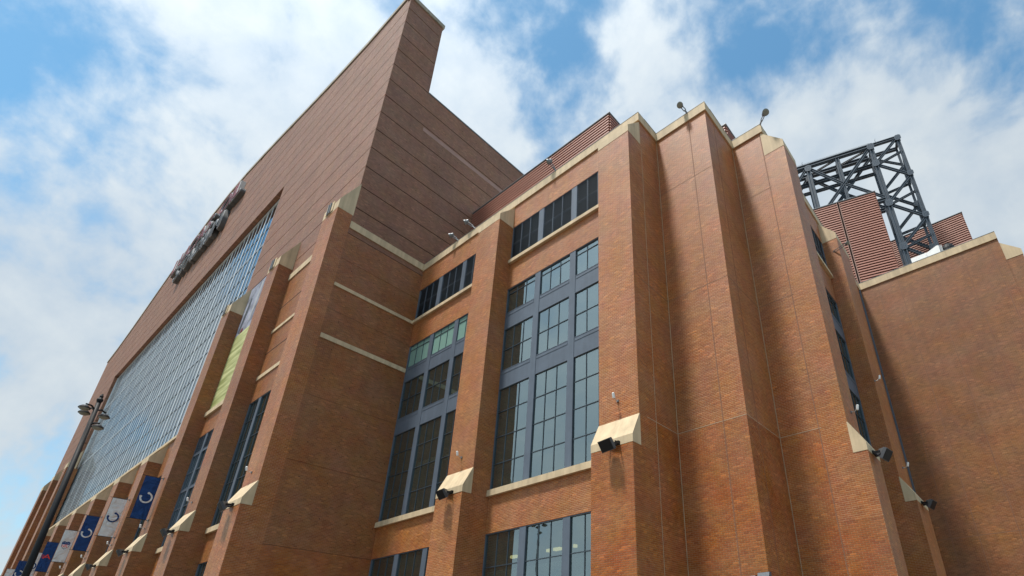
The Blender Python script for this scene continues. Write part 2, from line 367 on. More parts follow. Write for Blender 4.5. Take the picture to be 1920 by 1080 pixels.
LZ = (0.451, 0.471, 0.530)                    # ledge bottom / nose / top
def pier(root, F, u0, u1, up_, lo_, cap, top=None, lu0=None, lu1=None, mat='brick', ledge=True, inn=-0.02):
    """buttress pier: upper shaft standing `up_` out, base `lo_` out, sloping stone ledge and cap"""
    cb, cn, ct = cap
    m = MB(); fbox(m, F, u0, u1, inn, up_, LZ[0]+0.0004 if ledge else GZ, cb)
    p = m.build('pier', mat, root)
    a, b = (lu0 if lu0 is not None else u0), (lu1 if lu1 is not None else u1)
    if ledge:
        m = MB(); fbox(m, F, a, b, inn, lo_, GZ, LZ[0]); m.build('pier_base', mat, p)
        m = MB(); e = 0.0008
        F.prof(m, [(up_-0.0015, LZ[0]+0.0005), (lo_+e, LZ[0]+0.0005), (lo_+e, LZ[1]), (up_+e, LZ[2]), (up_-0.0015, LZ[2])], a-e, b+e)
        m.build('ledge_stone', 'stone', p)
    m = MB(); e = 0.0006
    F.prof(m, [(-0.004, cb+0.0003), (up_+e, cb+0.0003), (up_+e, cn), (-0.004, ct)], u0-e, u1+e); m.build('cap_stone', 'stone', p)
    return p

def bands(lo, hi, cuts):
    e = [lo]+[c for c in cuts if lo < c < hi]+[hi]
    return list(zip(e[:-1], e[1:]))
def window(root, F, u0, u1, rows, groups, panes=True, sill=True, louvre=None, sp=None, back='interior', rec=0.006, frame='frame', cols=3, teal=None, blind=None, sillh=0.019):
    """rows: list of (zbottom, [transoms], ztop) lights stacked with spandrels between; groups: pane groups along u"""
    zb, zt = rows[0][0], rows[-1][2]
    m = MB(); fr = 0.0035
    # vertical heavy mullions between the groups and jambs
    ed = [u0]+[x for g in groups for x in g]+[u1]
    for k in range(0, len(ed), 2):
        fbox(m, F, ed[k], ed[k+1], -0.014, -0.001, zb, zt)
    for (a, b, c) in rows:                    # head and foot rails
        fbox(m, F, u0+0.0004, u1-0.0004, -0.0135, -0.0015, a, a+0.0022); fbox(m, F, u0+0.0004, u1-0.0004, -0.0135, -0.0015, c-0.0022, c)
    w = m.build('window', frame, root)
    for i in range(len(rows)-1):
        for (a, b) in groups:
            s_ = MB(); fbox(s_, F, a+0.0004, b-0.0004, -0.012, -0.0022, rows[i][2]+0.0004, rows[i+1][0]-0.0004)
            fbox(s_, F, a+0.002, b-0.002, -0.003, -0.0012, rows[i+1][0]-0.012, rows[i+1][0]-0.004)
            s_.build('spandrel_panel', frame, w)
    mu = MB()
    for (a, tr, c) in rows:
        for (g0, g1) in groups:
            st = (g1-g0)/cols
            for k in range(cols+1):
                x = g0+st*k; fbox(mu, F, x-0.0010, x+0.0010, -0.010, -0.0042 if louvre is None else -0.0024, a+0.001, c-0.001)
            for t in tr: fbox(mu, F, g0, g1, -0.0098, -0.0040 if louvre is None else -0.0022, t-0.0011, t+0.0011)
    mu.build('muntins', 'muntin' if louvre is None else 'frame', w)
    for ri, (a, tr, c) in enumerate(rows):
        ez = [a]+list(tr)+[c]
        for (g0, g1) in groups:
            st = (g1-g0)/cols
            for k in range(cols):
                for j in range(len(ez)-1):
                    x0, x1, z0, z1 = g0+st*k+0.0009, g0+st*(k+1)-0.0009, ez[j]+0.001, ez[j+1]-0.001
                    if louvre is not None and ri in louvre:
                        q = MB(); nb = max(4, int(round((z1-z0)/0.0078)))
                        for b_ in range(nb):
                            zc = z0+(z1-z0)*(b_+0.5)/nb; hh = (z1-z0)/nb
                            F.prof(q, [(-0.011, zc-hh*0.10), (-0.0042, zc-hh*0.42), (-0.0042, zc-hh*0.20), (-0.011, zc+hh*0.08)], x0, x1)
                        q.build('louvre', 'muntin', w)
                    else:
                        q = MB(); t_ = random.uniform(-0.00022, 0.00022)
                        F.prof(q, [(-rec-0.0012+t_, z0), (-rec+t_, z0), (-rec-t_, z1), (-rec-0.0012-t_, z1)], x0, x1)
                        q.build('pane', 'glass_teal' if teal is not None and ri in teal else 'glass', w)
    # shallow room behind
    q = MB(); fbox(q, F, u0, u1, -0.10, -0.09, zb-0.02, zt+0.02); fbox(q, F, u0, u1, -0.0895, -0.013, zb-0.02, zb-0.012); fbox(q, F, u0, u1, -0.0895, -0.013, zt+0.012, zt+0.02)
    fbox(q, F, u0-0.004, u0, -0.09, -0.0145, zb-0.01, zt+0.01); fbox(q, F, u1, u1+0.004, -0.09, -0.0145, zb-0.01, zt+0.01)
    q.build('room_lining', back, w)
    if blind:
        for (g0, g1, z0, z1) in blind:
            q = MB(); fbox(q, F, g0, g1, -0.020, -0.018, z0, z1); q.build('roller_blind', 'blind', w)
    return w
def sill(root, F, u0, u1, z0, z1, proud=0.010):
    m = MB(); n = max(1, int(round((u1-u0)/0.24)))
    p = None
    for i in range(n):
        a, b = u0+(u1-u0)*i/n, u0+(u1-u0)*(i+1)/n
        m = MB(); fbox(m, F, a+0.0002, b-0.0002, -0.016, proud, z0, z1); m.build('sill_stone', 'stone', root)
def coping(root, F, u0, u1, z0=1.612, z1=1.6485, proud=0.0046, depth=0.03, step=0.19, cap=True, n0=0, n1=0):
    n = max(1, int(round((u1-u0)/step)))
    for i in range(n):
        a, b = u0+(u1-u0)*i/n, u0+(u1-u0)*(i+1)/n
        m = MB(); fbox(m, F, a+(0.0002 if i else 0), b-(0.0002 if i < n-1 else 0), -depth, proud, z0, z1); m.build('coping_stone', 'stone', root)
    if cap:
        m = MB(); fbox(m, F, u0, u1, -depth, proud+0.0008, z1+0.0002, z1+0.0018); m.build('roof_flashing', 'grey', root)
def vline(root, F, u, z0, z1, w=0.0011, mat='caulk'):
    m = MB(); fbox(m, F, u-w, u+w, -0.001, 0.00025, z0, z1); m.build('control_joint', mat, root)
def hline(root, F, u0, u1, z, w=0.0010, mat='caulk'):
    m = MB(); fbox(m, F, u0, u1, -0.001, 0.00022, z-w, z+w); m.build('control_joint', mat, root)

# real bricks standing proud of the mortar bed, on the grid of the brick material
def brick_cells(F, u0, u1, z0, z1):
    cells = []; PR = 0.006
    r0, r1 = int(math.floor((z0*S+EYE)/BH)), int(math.ceil((z1*S+EYE)/BH))
    for r in range(r0, r1):
        off = BW*0.5 if r % 2 == 0 else 0.0
        c0 = int(math.floor((u0*S+off)/BW))-1; c1 = int(math.ceil((u1*S+off)/BW))+1
        for c in range(c0, c1):
            a, b = c*BW-off+MS, (c+1)*BW-off-MS; lo, hi = r*BH+MS, (r+1)*BH-MS
            a, b = max(a, u0*S+0.001), min(b, u1*S-0.001); lo, hi = max(lo, z0*S+EYE), min(hi, z1*S+EYE)
            if b-a < 0.02 or hi-lo < 0.015: continue
            pr = (PR+random.uniform(-0.002, 0.002))/S
            cells.append((a/S, b/S, pr, (lo-EYE)/S, (hi-EYE)/S))
    return cells
def brick_geo(mb, F, c):
    a, b, pr, z0, z1 = c; x0, x1, y0, y1 = F.rng(a, b, 0.0, pr)
    k = 0.0
    if isinstance(F, Front):
        vs_ = [(x0,y1,z0),(x1,y1,z0),(x1,y1,z1),(x0,y1,z1),(x0+k,y0,z0+k),(x1-k,y0,z0+k),(x1-k,y0,z1-k),(x0+k,y0,z1-k)]
        return mb.add(vs_, [(4,5,6,7),(0,1,5,4),(1,2,6,5),(2,3,7,6),(3,0,4,7)])
    vs_ = [(x0,y0,z0),(x0,y1,z0),(x0,y1,z1),(x0,y0,z1),(x1,y0,z0),(x1,y1,z0),(x1,y1,z1),(x1,y0,z1)]
    return mb.add(vs_, [(4,5,6,7),(0,1,5,4),(1,2,6,5),(2,3,7,6),(3,0,4,7)])
def brick_skin(root, F, u0, u1, z0, z1, singles=0):
    cells = brick_cells(F, u0, u1, z0, z1)
    if singles:
        for c in cells[:singles]: brick_geo(MB(), F, c).build('brick', 'brick', root)
        cells = cells[singles:]
    if cells:
        mb = MB()
        for c in cells: brick_geo(mb, F, c)
        mb.build('brick_courses', 'brick', root, kind='stuff')

# ------------------------------------------------------------------ ground
def structure(name, mat, *b):
    o = MB().box(*b).build(name, mat); o['kind'] = 'structure'; return o
structure('ground', 'concrete', -150, 150, -150, 150, GZ-0.05, GZ-0.0075)
structure('pavement', 'concrete', -30, 30, -0.10, 0.55, GZ-0.0074, GZ-0.0002)
structure('road', 'asphalt', -30, 30, -0.85, -0.10, GZ-0.0074, GZ-0.0070)
mk = MB()
for i in range(-40, 40): mk.box(i*0.5, i*0.5+0.16, -0.48, -0.472, GZ-0.00699, GZ-0.0067)
o = mk.build('road_marking', 'paint'); o['kind'] = 'structure'

# ================================================================== the wing with the window bays
WX0, WX1 = -1.838, -0.645
wing = thing('brick_building', 'orange brick building with tall blue framed window bays, buttress piers and cream coping', 'building', (-1.2, 1.05, GZ))
FW = Front(1.0); F2 = Front(1.1055); F3 = Front(1.297); S1 = Side(-0.645); S2 = Side(-0.457); S3 = Side(-0.350)
BAY1 = (-1.234, -0.765); BAY2 = (-1.838, -1.356)
# bay walls: pieces round the openings
def bay_wall(F, u0, u1, holes, top=1.612, name='bay_wall'):
    """vertical run of wall strips between stacked openings (z0, z1)"""
    z = GZ
    for (a, b) in holes+[(top, None)]:
        if a-z > 0.003:
            m = MB(); fbox(m, F, u0, u1, -0.03, 0.0, z, a); m.build(name, 'brick', wing)
        z = b
HOLES = [(-0.02, 0.3475), (0.4545, 1.2145), (1.3260, 1.5060)]
for (a, b) in (BAY1, BAY2): bay_wall(FW, a, b, HOLES)
def grp(c): return [(c-0.2325, c-0.0945), (c-0.0695, c+0.0645), (c+0.089, c+0.227)]
MAIN = [(0.4735, [0.5555, 0.6430, 0.7290], 0.8125), (0.8775, [0.9590], 1.0440), (1.1078, [1.1910], 1.2140)]
LOW = [(-0.005, [0.0790, 0.1660, 0.2545], 0.3470)]
LOUV = [(1.3405, [1.4240], 1.5055)]
for (bay, c, ) in ((BAY1, -1.0), (BAY2, -1.6)):
    g = grp(c)
    tl = [2] if c < -1.3 else None
    bl = [(g[0][0], g[0][1], 0.556, 0.580), (g[1][0], g[1][1], 0.642, 0.668), (g[2][0], g[2][1], 0.642, 0.66)] if c < -1.3 else None
    window(wing, FW, bay[0], bay[1], MAIN, g, teal=tl, blind=bl)
    window(wing, FW, bay[0], bay[1], LOUV, g, louvre=[0])
    lb = [(a, b, 0.06, 0.245) for a, b in g] if c > -1.3 else None
    lw = window(wing, FW, bay[0], bay[1], LOW, g, blind=lb)
    if c > -1.3:
        for (x, wd) in ((-1.145, 0.024), (-1.0135, 0.011), (-0.983, 0.022), (-0.923, 0.008)):
            bx('ceiling_light', 'lamp', lw, x-wd/2, x+wd/2, 1.030, 1.040, 0.2760, 0.2830)
    sill(wing, FW, bay[0]+0.0005, bay[1]-0.0005, 0.4548, 0.4733)
    sill(wing, FW, bay[0]+0.0005, bay[1]-0.0005, 1.3265, 1.3403)
# piers of the front
CAP = (1.5030, 1.5310, 1.6115)
pier(wing, FW, -0.765, -0.645, 0.0615, 0.0910, CAP, inn=0.0)
pier(wing, FW, -1.356, -1.234, 0.0665, 0.0965, CAP)
# stepped corner
bx('side_wall', 'brick', wing, -0.675, -0.645, 1.0, 1.1055, GZ, 1.612)
bx('front_wall', 'brick', wing, -0.645, -0.457, 1.1055, 1.1355, GZ, 1.612)
bx('side_wall', 'brick', wing, -0.487, -0.457, 1.1356, 1.297, GZ, 1.612)
bx('front_wall', 'brick', wing, -0.457, -0.350, 1.297, 1.327, GZ, 1.612)
coping(wing, FW, WX0+0.0005, -0.645+0.0046)
coping(wing, S1, 1.0301, 1.1055-0.0047, step=0.3)
coping(wing, F2, -0.645+0.0001, -0.457+0.0046)
coping(wing, S2, 1.1356, 1.297-0.0047, step=0.3)
coping(wing, F3, -0.457+0.0001, -0.350+0.0046, step=0.3)
# joints on the stepped faces
vline(wing, F2, -0.6438, GZ, 1.61); vline(wing, F3, -0.4558, GZ, 1.61)
vline(wing, F2, -0.5175, GZ, 1.61, mat='caulk_brown', w=0.0013); vline(wing, F3, -0.3560, GZ, 1.61, mat='caulk_brown', w=0.0013)
vline(wing, S1, 1.009, GZ, 1.49); vline(wing, S2, 1.1635, GZ, 1.61, mat='caulk_brown')
for z in (0.532, 0.941, 1.36):
    mt_ = 'caulk' if z < 0.6 else 'caulk_brown'
    hline(wing, S1, 0.97, 1.1050, z, mat=mt_); hline(wing, F2, -0.6425, -0.4575, z, mat=mt_)
    hline(wing, S2, 1.107, 1.2965, z, mat=mt_); hline(wing, F3, -0.4545, -0.3505, z, mat=mt_)
# side facade facing right: pier, window bay, pier
pier(wing, S3, 1.2972, 1.405, 0.0610, 0.0910, CAP)
pier(wing, S3, 1.832, 2.000, 0.0545, 0.0845, CAP)
z = GZ
for (a, b) in HOLES+[(1.612, None)]:
    if a-z > 0.003: bx('bay_wall', 'brick', wing, -0.380, -0.350, 1.405, 1.832, z, a)
    z = b
gs = [(1.412, 1.535), (1.560, 1.680), (1.705, 1.826)]
window(wing, S3, 1.405, 1.832, MAIN, gs); window(wing, S3, 1.405, 1.832, LOUV, gs, louvre=[0]); window(wing, S3, 1.405, 1.832, LOW, gs)
sill(wing, S3, 1.4055, 1.8315, 0.4548, 0.4733); sill(wing, S3, 1.4055, 1.8315, 1.3265, 1.3403)
bx('side_wall', 'brick', wing, -0.380, -0.350, 2.0, 2.40, GZ, 1.612)
coping(wing, S3, 1.3271, 2.3953)
bx('roof_deck', 'roof', wing, WX0, -0.676, 1.0305, 1.1355, 1.585, 1.600); bx('roof_deck', 'roof', wing, WX0, -0.488, 1.1356, 1.327, 1.585, 1.600); bx('roof_deck', 'roof', wing, WX0, -0.381, 1.3271, 2.6, 1.585, 1.600)
# ------------------------------------------------- lower block set back on the right
rb = thing('brick_annexe', 'plain brown-orange brick wall with cream coping set back on the right', 'building', (0.1, 2.45, GZ))
FR = Front(2.40)
bx('front_wall', 'brick_annexe', rb, -0.350, 0.206, 2.40, 2.44, GZ, 1.612)
coping(rb, FR, -0.3525, 0.206)
pier_r = MB().box(0.204, 0.262, 2.403, 2.52, GZ, 1.4995).build('pier', 'brick_annexe', rb)
MB().prism([(0.2062, 1.4998), (0.2635, 1.4998), (0.2635, 1.528), (0.2062, 1.590)], 2.402, 2.52, 1).build('cap_stone', 'stone', pier_r)
bx('side_wall', 'brick_annexe', rb, 0.174, 0.2035, 2.441, 2.9, GZ, 1.612)
coping(rb, Side(0.206-0.0046), 2.4301, 2.9)
for x in (-0.270, -0.184, -0.062, 0.0715, 0.172):
    vline(rb, FR, x, GZ, 1.61, w=0.0013, mat='caulk_brown')
for z in (1.365, 0.890, 0.43): hline(rb, FR, -0.345, 0.2, z, mat='caulk_brown', w=0.0012)
bx('corner_trim', 'frame', rb, -0.3497, -0.3435, 2.390, 2.399, GZ, 1.611)
bx('roof_deck', 'roof', rb, -0.349, 0.17, 2.4405, 3.2, 1.585, 1.600)

# ================================================================== the great hall
hall = thing('stadium', 'huge brown brick stadium end wall with a giant window wall behind buttress fins', 'stadium', (-5.0, 0.75, GZ))
AW = 0.647; HX0, HX1 = -8.13, -1.838; CX = (HX0+HX1)/2
FA = Front(AW); SB = Side(HX1)
PROF = [(0.0, 3.815), (0.35, 3.80), (0.70, 3.752), (1.22, 3.652), (1.68, 3.548), (2.10, 3.455), (2.45, 3.392), (2.80, 3.338), (3.146, 3.315)]
def roofz(x):
    d = abs(x-CX)
    for (a, za), (b, zb) in zip(PROF[:-1], PROF[1:]):
        if d <= b: return za+(zb-za)*(d-a)/(b-a)
    return PROF[-1][1]
GX0, GX1, GZ0, GZ1 = -6.905, -3.050, 1.105, 2.708        # glass wall opening
JZ = [1.7315+0.1215*k for k in range(0, 18)]
GAP = 0.0024
def a_course(x0, x1, z0, z1):
    """one precast brick-faced panel course, clipped by the roof line"""
    n = max(1, int((x1-x0)/0.12)); xs = [x0+(x1-x0)*i/n for i in range(n+1)]
    seg = []; runs = []
    for x in xs:
        if roofz(x) > z0+0.004: seg.append(x)
        elif seg: runs.append(seg); seg = []
    if seg: runs.append(seg)
    for rn in runs:
        if len(rn) < 2: continue
        poly = [(rn[0], z0), (rn[-1], z0)]+[(x, min(z1, roofz(x))) for x in reversed(rn)]
        MB().prism(poly, AW, AW+0.025, 1).build('wall_panel', 'brick_upper', hall)
edge = HX1-0.030
levels = [GZ, 0.3465, 0.62, 0.86, 1.0880]+[1.218, 1.4580, 1.5870]+JZ
# corner pier zone / solid wall right of the glass
for z0, z1 in zip(levels[:-1], levels[1:]):
    if z1 <= GZ0-0.001:
        pass
    elif z0 >= GZ1-0.01:
        a_course(HX0, edge, z0+GAP, z1-GAP)
    else:
        zt = min(z1-GAP, GZ1)
        if z0 >= 1.58:
            zz0 = max(z0+GAP, 1.6525)
            if z0 < 1.84: a_course(GX1, -2.9555, zz0, z1-GAP); a_course(-2.5035, edge, zz0, z1-GAP)
            else: a_course(GX1, edge, zz0, z1-GAP)
            a_course(HX0, GX0, z0+GAP, z1-GAP)
            if z1 > GZ1: a_course(GX0, GX1, GZ1, z1-GAP)
for z in JZ:
    if z < GZ1: bx('panel_joint', 'joint', hall, GX1+0.001, edge, AW+0.006, AW+0.02, z-GAP, z+GAP)
# solid core behind the panels (keeps daylight out)
core = []
xs = [HX0+0.002+(edge-HX0-0.004)*i/60 for i in range(61)]
poly = [(HX0+0.002, GZ1+0.002), (edge-0.002, GZ1+0.002)]+[(x, roofz(x)-0.004) for x in reversed(xs)]
MB().prism(poly, AW+0.012, AW+0.195, 1).build('wall_core', 'joint', hall)
bx('wall_core', 'joint', hall, GX1+0.002, edge-0.002, AW+0.0255, AW+0.195, GZ, GZ1+0.001)
bx('wall_core', 'joint', hall, HX0+0.002, GX0-0.002, AW+0.0255, AW+0.195, GZ, GZ1+0.001)
for x0, x1 in zip(xs[:-1:4], xs[4::4]):
    MB().prism([(x0+0.0004, roofz(x0)+0.001), (x1-0.0004, roofz(x1)+0.001), (x1-0.0004, roofz(x1)+0.030), (x0+0.0004, roofz(x0)+0.030)], AW-0.006, AW+0.21, 1).build('coping_stone', 'stone_grey', hall)
bx('coping_stone', 'stone_grey', hall, edge, HX1+0.006, AW-0.006, 0.860, 3.2845, 3.312)
# side wall B: courses running back from the corner
BACK = 1.62
for z0, z1 in zip(levels[:-1], levels[1:]):
    y1 = BACK
    if z0 > 2.66:
        y1 = 0.852
        if z0 > 3.284: continue
        z1 = min(z1, 3.2840)
    zt = z1-GAP
    if z0 < 2.69 < z1 and y1 > 1: zt = z1-GAP
    mat = 'brick_upper' if z0 > 1.58 else 'brick_fin'
    gp = GAP if z0 > 1.5 else 0.0005
    m = MB().box(HX1-0.030, HX1, AW, y1, z0+gp, zt+GAP-gp if z1 < 1.6 else zt)
    m.build('wall_panel', mat, hall)
bx('wall_core', 'joint', hall, HX1-0.06, HX1-0.0022, AW+0.004, 0.848, GZ, 3.28)
bx('wall_core', 'joint', hall, HX1-0.06, HX1-0.0022, 0.849, BACK, GZ, 2.665)
bx('roof_flashing', 'grey', hall, HX1-0.05, HX1+0.002, 0.853, BACK, 2.7045, 2.711)
bx('roof_deck', 'roof', hall, HX0, HX1-0.061, 0.853, 3.2, 2.63, 2.65)
bx('pale_band', 'pale', hall, HX1-0.002, HX1+0.0006, 0.862, 1.40, 2.424, 2.449)
# cream string courses on the side wall and between the fins
for (z0, z1) in ((1.6155, 1.6505), (1.3235, 1.3380), (1.0880, 1.1065)):
    n = 4; a0 = 0.6485
    for i in range(n):
        a, b = a0+(0.9995-a0)*i/n, a0+(0.9995-a0)*(i+1)/n
        bx('band_stone', 'stone', hall, HX1-0.01, HX1+0.004, a+0.0002, b-0.0002, z0, z1)
vh = MB()
for k in range(0, 24):
    z = 0.45+0.1215*k
    for j in range(0, 10):
        y = 0.70+0.095*j
        if z > 2.66 and y > 0.84: continue
        if y > 0.99 and z < 1.66: continue
        if any(a-0.01 < z < b+0.01 for a, b in ((1.6155, 1.6505), (1.3235, 1.338), (1.088, 1.1065))): continue
        vh.box(HX1-0.001, HX1+0.0003, y-0.0013, y+0.0013, z-0.0017, z+0.0017)
vh.build('vent_holes', 'joint', hall, kind='stuff')
# fins
FCAP = (1.6820, 1.7280, 1.8660)
FIN_R = [-1.838, -2.380, -2.955]
FIN_SMALL = [-2.955-0.535*k for k in range(1, 7)]
FIN_FAR = [-6.750, -7.330, -7.860]
def fin(xr, cap, w=0.124): return pier(hall, FA, xr-w, xr, 0.0605, 0.0905, cap, mat='brick_fin')
pier(hall, FA, -1.968, -1.838, 0.0605, 0.0905, FCAP, inn=0.0)
for xr in FIN_R[1:]+FIN_FAR: fin(xr, FCAP)
SCAP = (0.9780, 1.0010, 1.0900)
for xr in FIN_SMALL: fin(xr, SCAP)
def wall_light(xc, z):
    q = MB().box(xc-0.03, xc+0.03, AW-0.0640, AW-0.0612, z, z+0.052).build('light_niche', 'stone', hall)
    for d in (-0.012, 0.006): MB().box(xc+d, xc+d+0.006, AW-0.0685, AW-0.0641, z-0.006, z+0.050).build('uplight', 'grey', q)
for xr in (-1.838, -2.380, -2.955): wall_light(xr-0.075, 1.690)
# walls between the fins, lower hall
def lower_wall(x0, x1, holes, top):
    z = GZ
    for (a, b) in holes+[(top, None)]:
        if a-z > 0.003: bx('bay_wall', 'brick_fin', hall, x0, x1, AW, AW+0.025, z, a)
        z = b
R6 = [0.5600, 0.6400, 0.7235, 0.8100, 0.8960]
lower_wall(-2.380, -1.968, [(-0.02, 0.3465), (0.4515, 0.9835)], 1.6155)
gA = [(-2.372, -2.286), (-2.262, -2.120), (-2.096, -1.976)]
window(hall, FA, -2.380, -1.968, [(0.4715, R6, 0.9830)], gA); sill(hall, FA, -2.3795, -1.9685, 0.4518, 0.4713)
window(hall, FA, -2.380, -1.968, LOW, gA)
for (z0, z1) in ((1.6155, 1.6505), (1.3235, 1.3380), (1.0880, 1.1065)):
    bx('band_stone', 'stone', hall, -2.3795, -1.9685, AW-0.004, AW+0.005, z0, z1)
for z in (1.218, 1.4575): bx('panel_joint', 'joint', hall, -2.38, -2.01, AW-0.0004, AW+0.004, z-0.002, z+0.002)
lower_wall(-2.955, -2.504, [(-0.02, 0.3465), (0.4515, 0.9835), (1.112, 1.853)], 1.853)
gB = [(-2.947, -2.860), (-2.836, -2.690), (-2.666, -2.512)]
window(hall, FA, -2.955, -2.504, [(0.4715, [0.5600, 0.6375], 0.7230), (0.7260, [0.8040], 0.8965), (0.8995, [], 0.9830)], gB, louvre=[2])
window(hall, FA, -2.955, -2.504, LOW, gB)
sill(hall, FA, -2.9545, -2.5045, 0.4518, 0.4713); sill(hall, FA, -2.9545, -2.5045, 1.0880, 1.1115)
bx('wall_core', 'joint', hall, -2.955, -2.504, AW+0.022, AW+0.025, 1.10, 1.88)
prev = -2.955-0.124
for xr in FIN_SMALL+[-6.70]:
    lower_wall(xr, prev, [(-0.02, 0.3465), (0.4515, 0.898)], 1.088)
    n_ = (prev-xr)/3
    gg = [(xr+0.006, xr+n_-0.01), (xr+n_+0.01, xr+2*n_-0.01), (xr+2*n_+0.01, prev-0.006)]
    window(hall, FA, xr, prev, [(0.4715, [0.5600, 0.6400, 0.7235], 0.8975)], gg, cols=2)
    sill(hall, FA, xr+0.0005, prev-0.0005, 0.4518, 0.4713)
    prev = xr-0.124
bx('lower_wall', 'brick_fin', hall, -8.13, -6.874, AW, AW+0.025, GZ, 1.731)
# base ledge of the glass wall
for i in range(16):
    a = GX0+(GX1+0.10-GX0)*i/16; b = GX0+(GX1+0.10-GX0)*(i+1)/16
    if b > -3.083: b = min(b, -3.083)
    if a < b: bx('sill_stone', 'stone', hall, a+0.0003, b-0.0003, AW-0.010, AW+0.03, 1.0885, 1.1045)

# ------------------------------------------------------------------ giant glass wall
gw = MB()
REC = 0.034; COLP = (GX1-GX0)/52; ROWP = (GZ1-GZ0)/10.2
rows_ = [GZ0+0.154*k for k in range(11)]; rows_[-1] = GZ1
majors = MB()
fr_ = MB()
fr_.box(GX0, GX1, AW+REC-0.006, AW+REC+0.01, GZ0-0.0003, GZ0+0.012); fr_.box(GX0, GX1, AW+REC-0.006, AW+REC+0.01, GZ1-0.012, GZ1)
fr_.box(GX1-0.012, GX1, AW+REC-0.010, AW+REC+0.01, GZ0+0.0121, GZ1-0.0121); fr_.box(GX0, GX0+0.012, AW+REC-0.010, AW+REC+0.01, GZ0+0.0121, GZ1-0.0121)
wallw = fr_.build('window_wall', 'alu', hall)
mul = []
for i in range(1, 52):
    x = GX1-COLP*i; big_ = (i % 4 == 0)
    w_ = 0.0085 if big_ else 0.0042
    mb_ = MB().box(x-w_, x+w_, AW+REC-0.0012, AW+REC+0.006, GZ0+0.0122, GZ1-0.0122).build('mullion', 'alu_mid', wallw)
    MB().box(x-w_-0.0006, x+w_+0.0006, AW+REC-0.0022, AW+REC-0.0013, GZ0+0.0123, GZ1-0.0123).build('mullion_cap', 'alu', wallw)
for k in range(1, 10):
    z = rows_[k]
    if k in (4, 8): MB().box(GX0+0.0122, GX1-0.0122, AW+REC-0.0010, AW+REC+0.0058, z, z+0.022).build('transom', 'alu_mid', wallw)
    MB().box(GX0+0.0122, GX1-0.0122, AW+REC-0.0020, AW+REC+0.0056, z-0.0075, z-0.0003).build('transom', 'alu_dark', wallw)
cnt = 0; rest = MB()
for i in range(52):
    x1_, x0_ = GX1-COLP*i, GX1-COLP*(i+1)
    for k in range(10):
        z0_, z1_ = rows_[k], rows_[k+1]
        t_ = random.uniform(-0.0001, 0.0001); y_ = AW+REC
        p_ = [(x0_+0.003, y_+t_, z0_+0.001), (x1_-0.003, y_-t_, z0_+0.001), (x1_-0.003, y_-t_*0.5, z1_-0.001), (x0_+0.003, y_+t_*0.5, z1_-0.001)]
        p_ = p_+[(a, b+0.0012, c) for a, b, c in p_]
        fcs = [(0,1,2,3),(7,6,5,4),(0,4,5,1),(1,5,6,2),(2,6,7,3),(3,7,4,0)]
        if i < 30: MB().add(p_, fcs).build('pane', 'glass_wall', wallw)
        else: rest.add(p_, fcs)
rest.build('far_panes', 'glass_wall', wallw, kind='stuff')
bx('hall_interior', 'interior', hall, GX0, GX1, AW+0.19, AW+0.20, GZ0-0.02, GZ1+0.01)
bx('hall_floor', 'interior', hall, GX0, GX1, AW+0.035, AW+0.19, GZ0-0.03, GZ0-0.0205)

# ------------------------------------------------------------------ printed mural between the fins
mural = thing('mural_banner', 'tall printed banner hung between two brick fins, grey figure scene over yellow-green field', 'banner', (-2.73, AW, 1.12))
MB().box(-2.9535, -2.5055, AW+0.0010, AW+0.0030, 1.542, 1.8515).build('printed_sheet', 'print_grey', mural)
fm, t, b = new_mat('field_print')
g = t.nodes.new('ShaderNodeNewGeometry'); mp = t.nodes.new('ShaderNodeMapping'); mp.inputs['Scale'].default_value = (0.25, 1, 2.4)
mp.inputs['Rotation'].default_value = (0, 0.12, 0)
t.links.new(g.outputs['Position'], mp.inputs[0]); n = t.nodes.new('ShaderNodeTexNoise'); n.inputs['Scale'].default_value = 1.2; n.inputs['Detail'].default_value = 5
t.links.new(mp.outputs[0], n.inputs['Vector']); cr_ = t.nodes.new('ShaderNodeValToRGB'); t.links.new(n.outputs['Fac'], cr_.inputs[0])
cr_.color_ramp.elements[0].position = 0.35; cr_.color_ramp.elements[0].color = (0.24, 0.26, 0.075, 1)
cr_.color_ramp.elements[1].position = 0.66; cr_.color_ramp.elements[1].color = (0.55, 0.55, 0.26, 1)
t.links.new(cr_.outputs[0], b.inputs['Base Color']); b.inputs['Roughness'].default_value = 0.7
MB().box(-2.9535, -2.5055, AW+0.0010, AW+0.0030, 1.1125, 1.5418).build('printed_field', fm, mural)
for i, (x, z, hgt, mt_) in enumerate(((-2.93, 1.56, 0.20, 'steel'), (-2.83, 1.60, 0.22, 'rim'), (-2.74, 1.555, 0.17, 'steel'), (-2.64, 1.62, 0.20, 'alu_mid'), (-2.56, 1.58, 0.16, 'rim'))):
    MB().prism([(x, z), (x+0.02, z-0.012), (x+0.045, z+hgt*0.5), (x+0.05, z+hgt), (x+0.025, z+hgt*1.08), (x+0.012, z+hgt*0.6)], AW+0.0004, AW+0.0009, 1).build('figure_print', mt_, mural)
MB().prism([(-2.90, 1.545), (-2.86, 1.545), (-2.865, 1.565), (-2.885, 1.57)], AW+0.0001, AW+0.0004, 1).build('figure_print', 'red', mural)

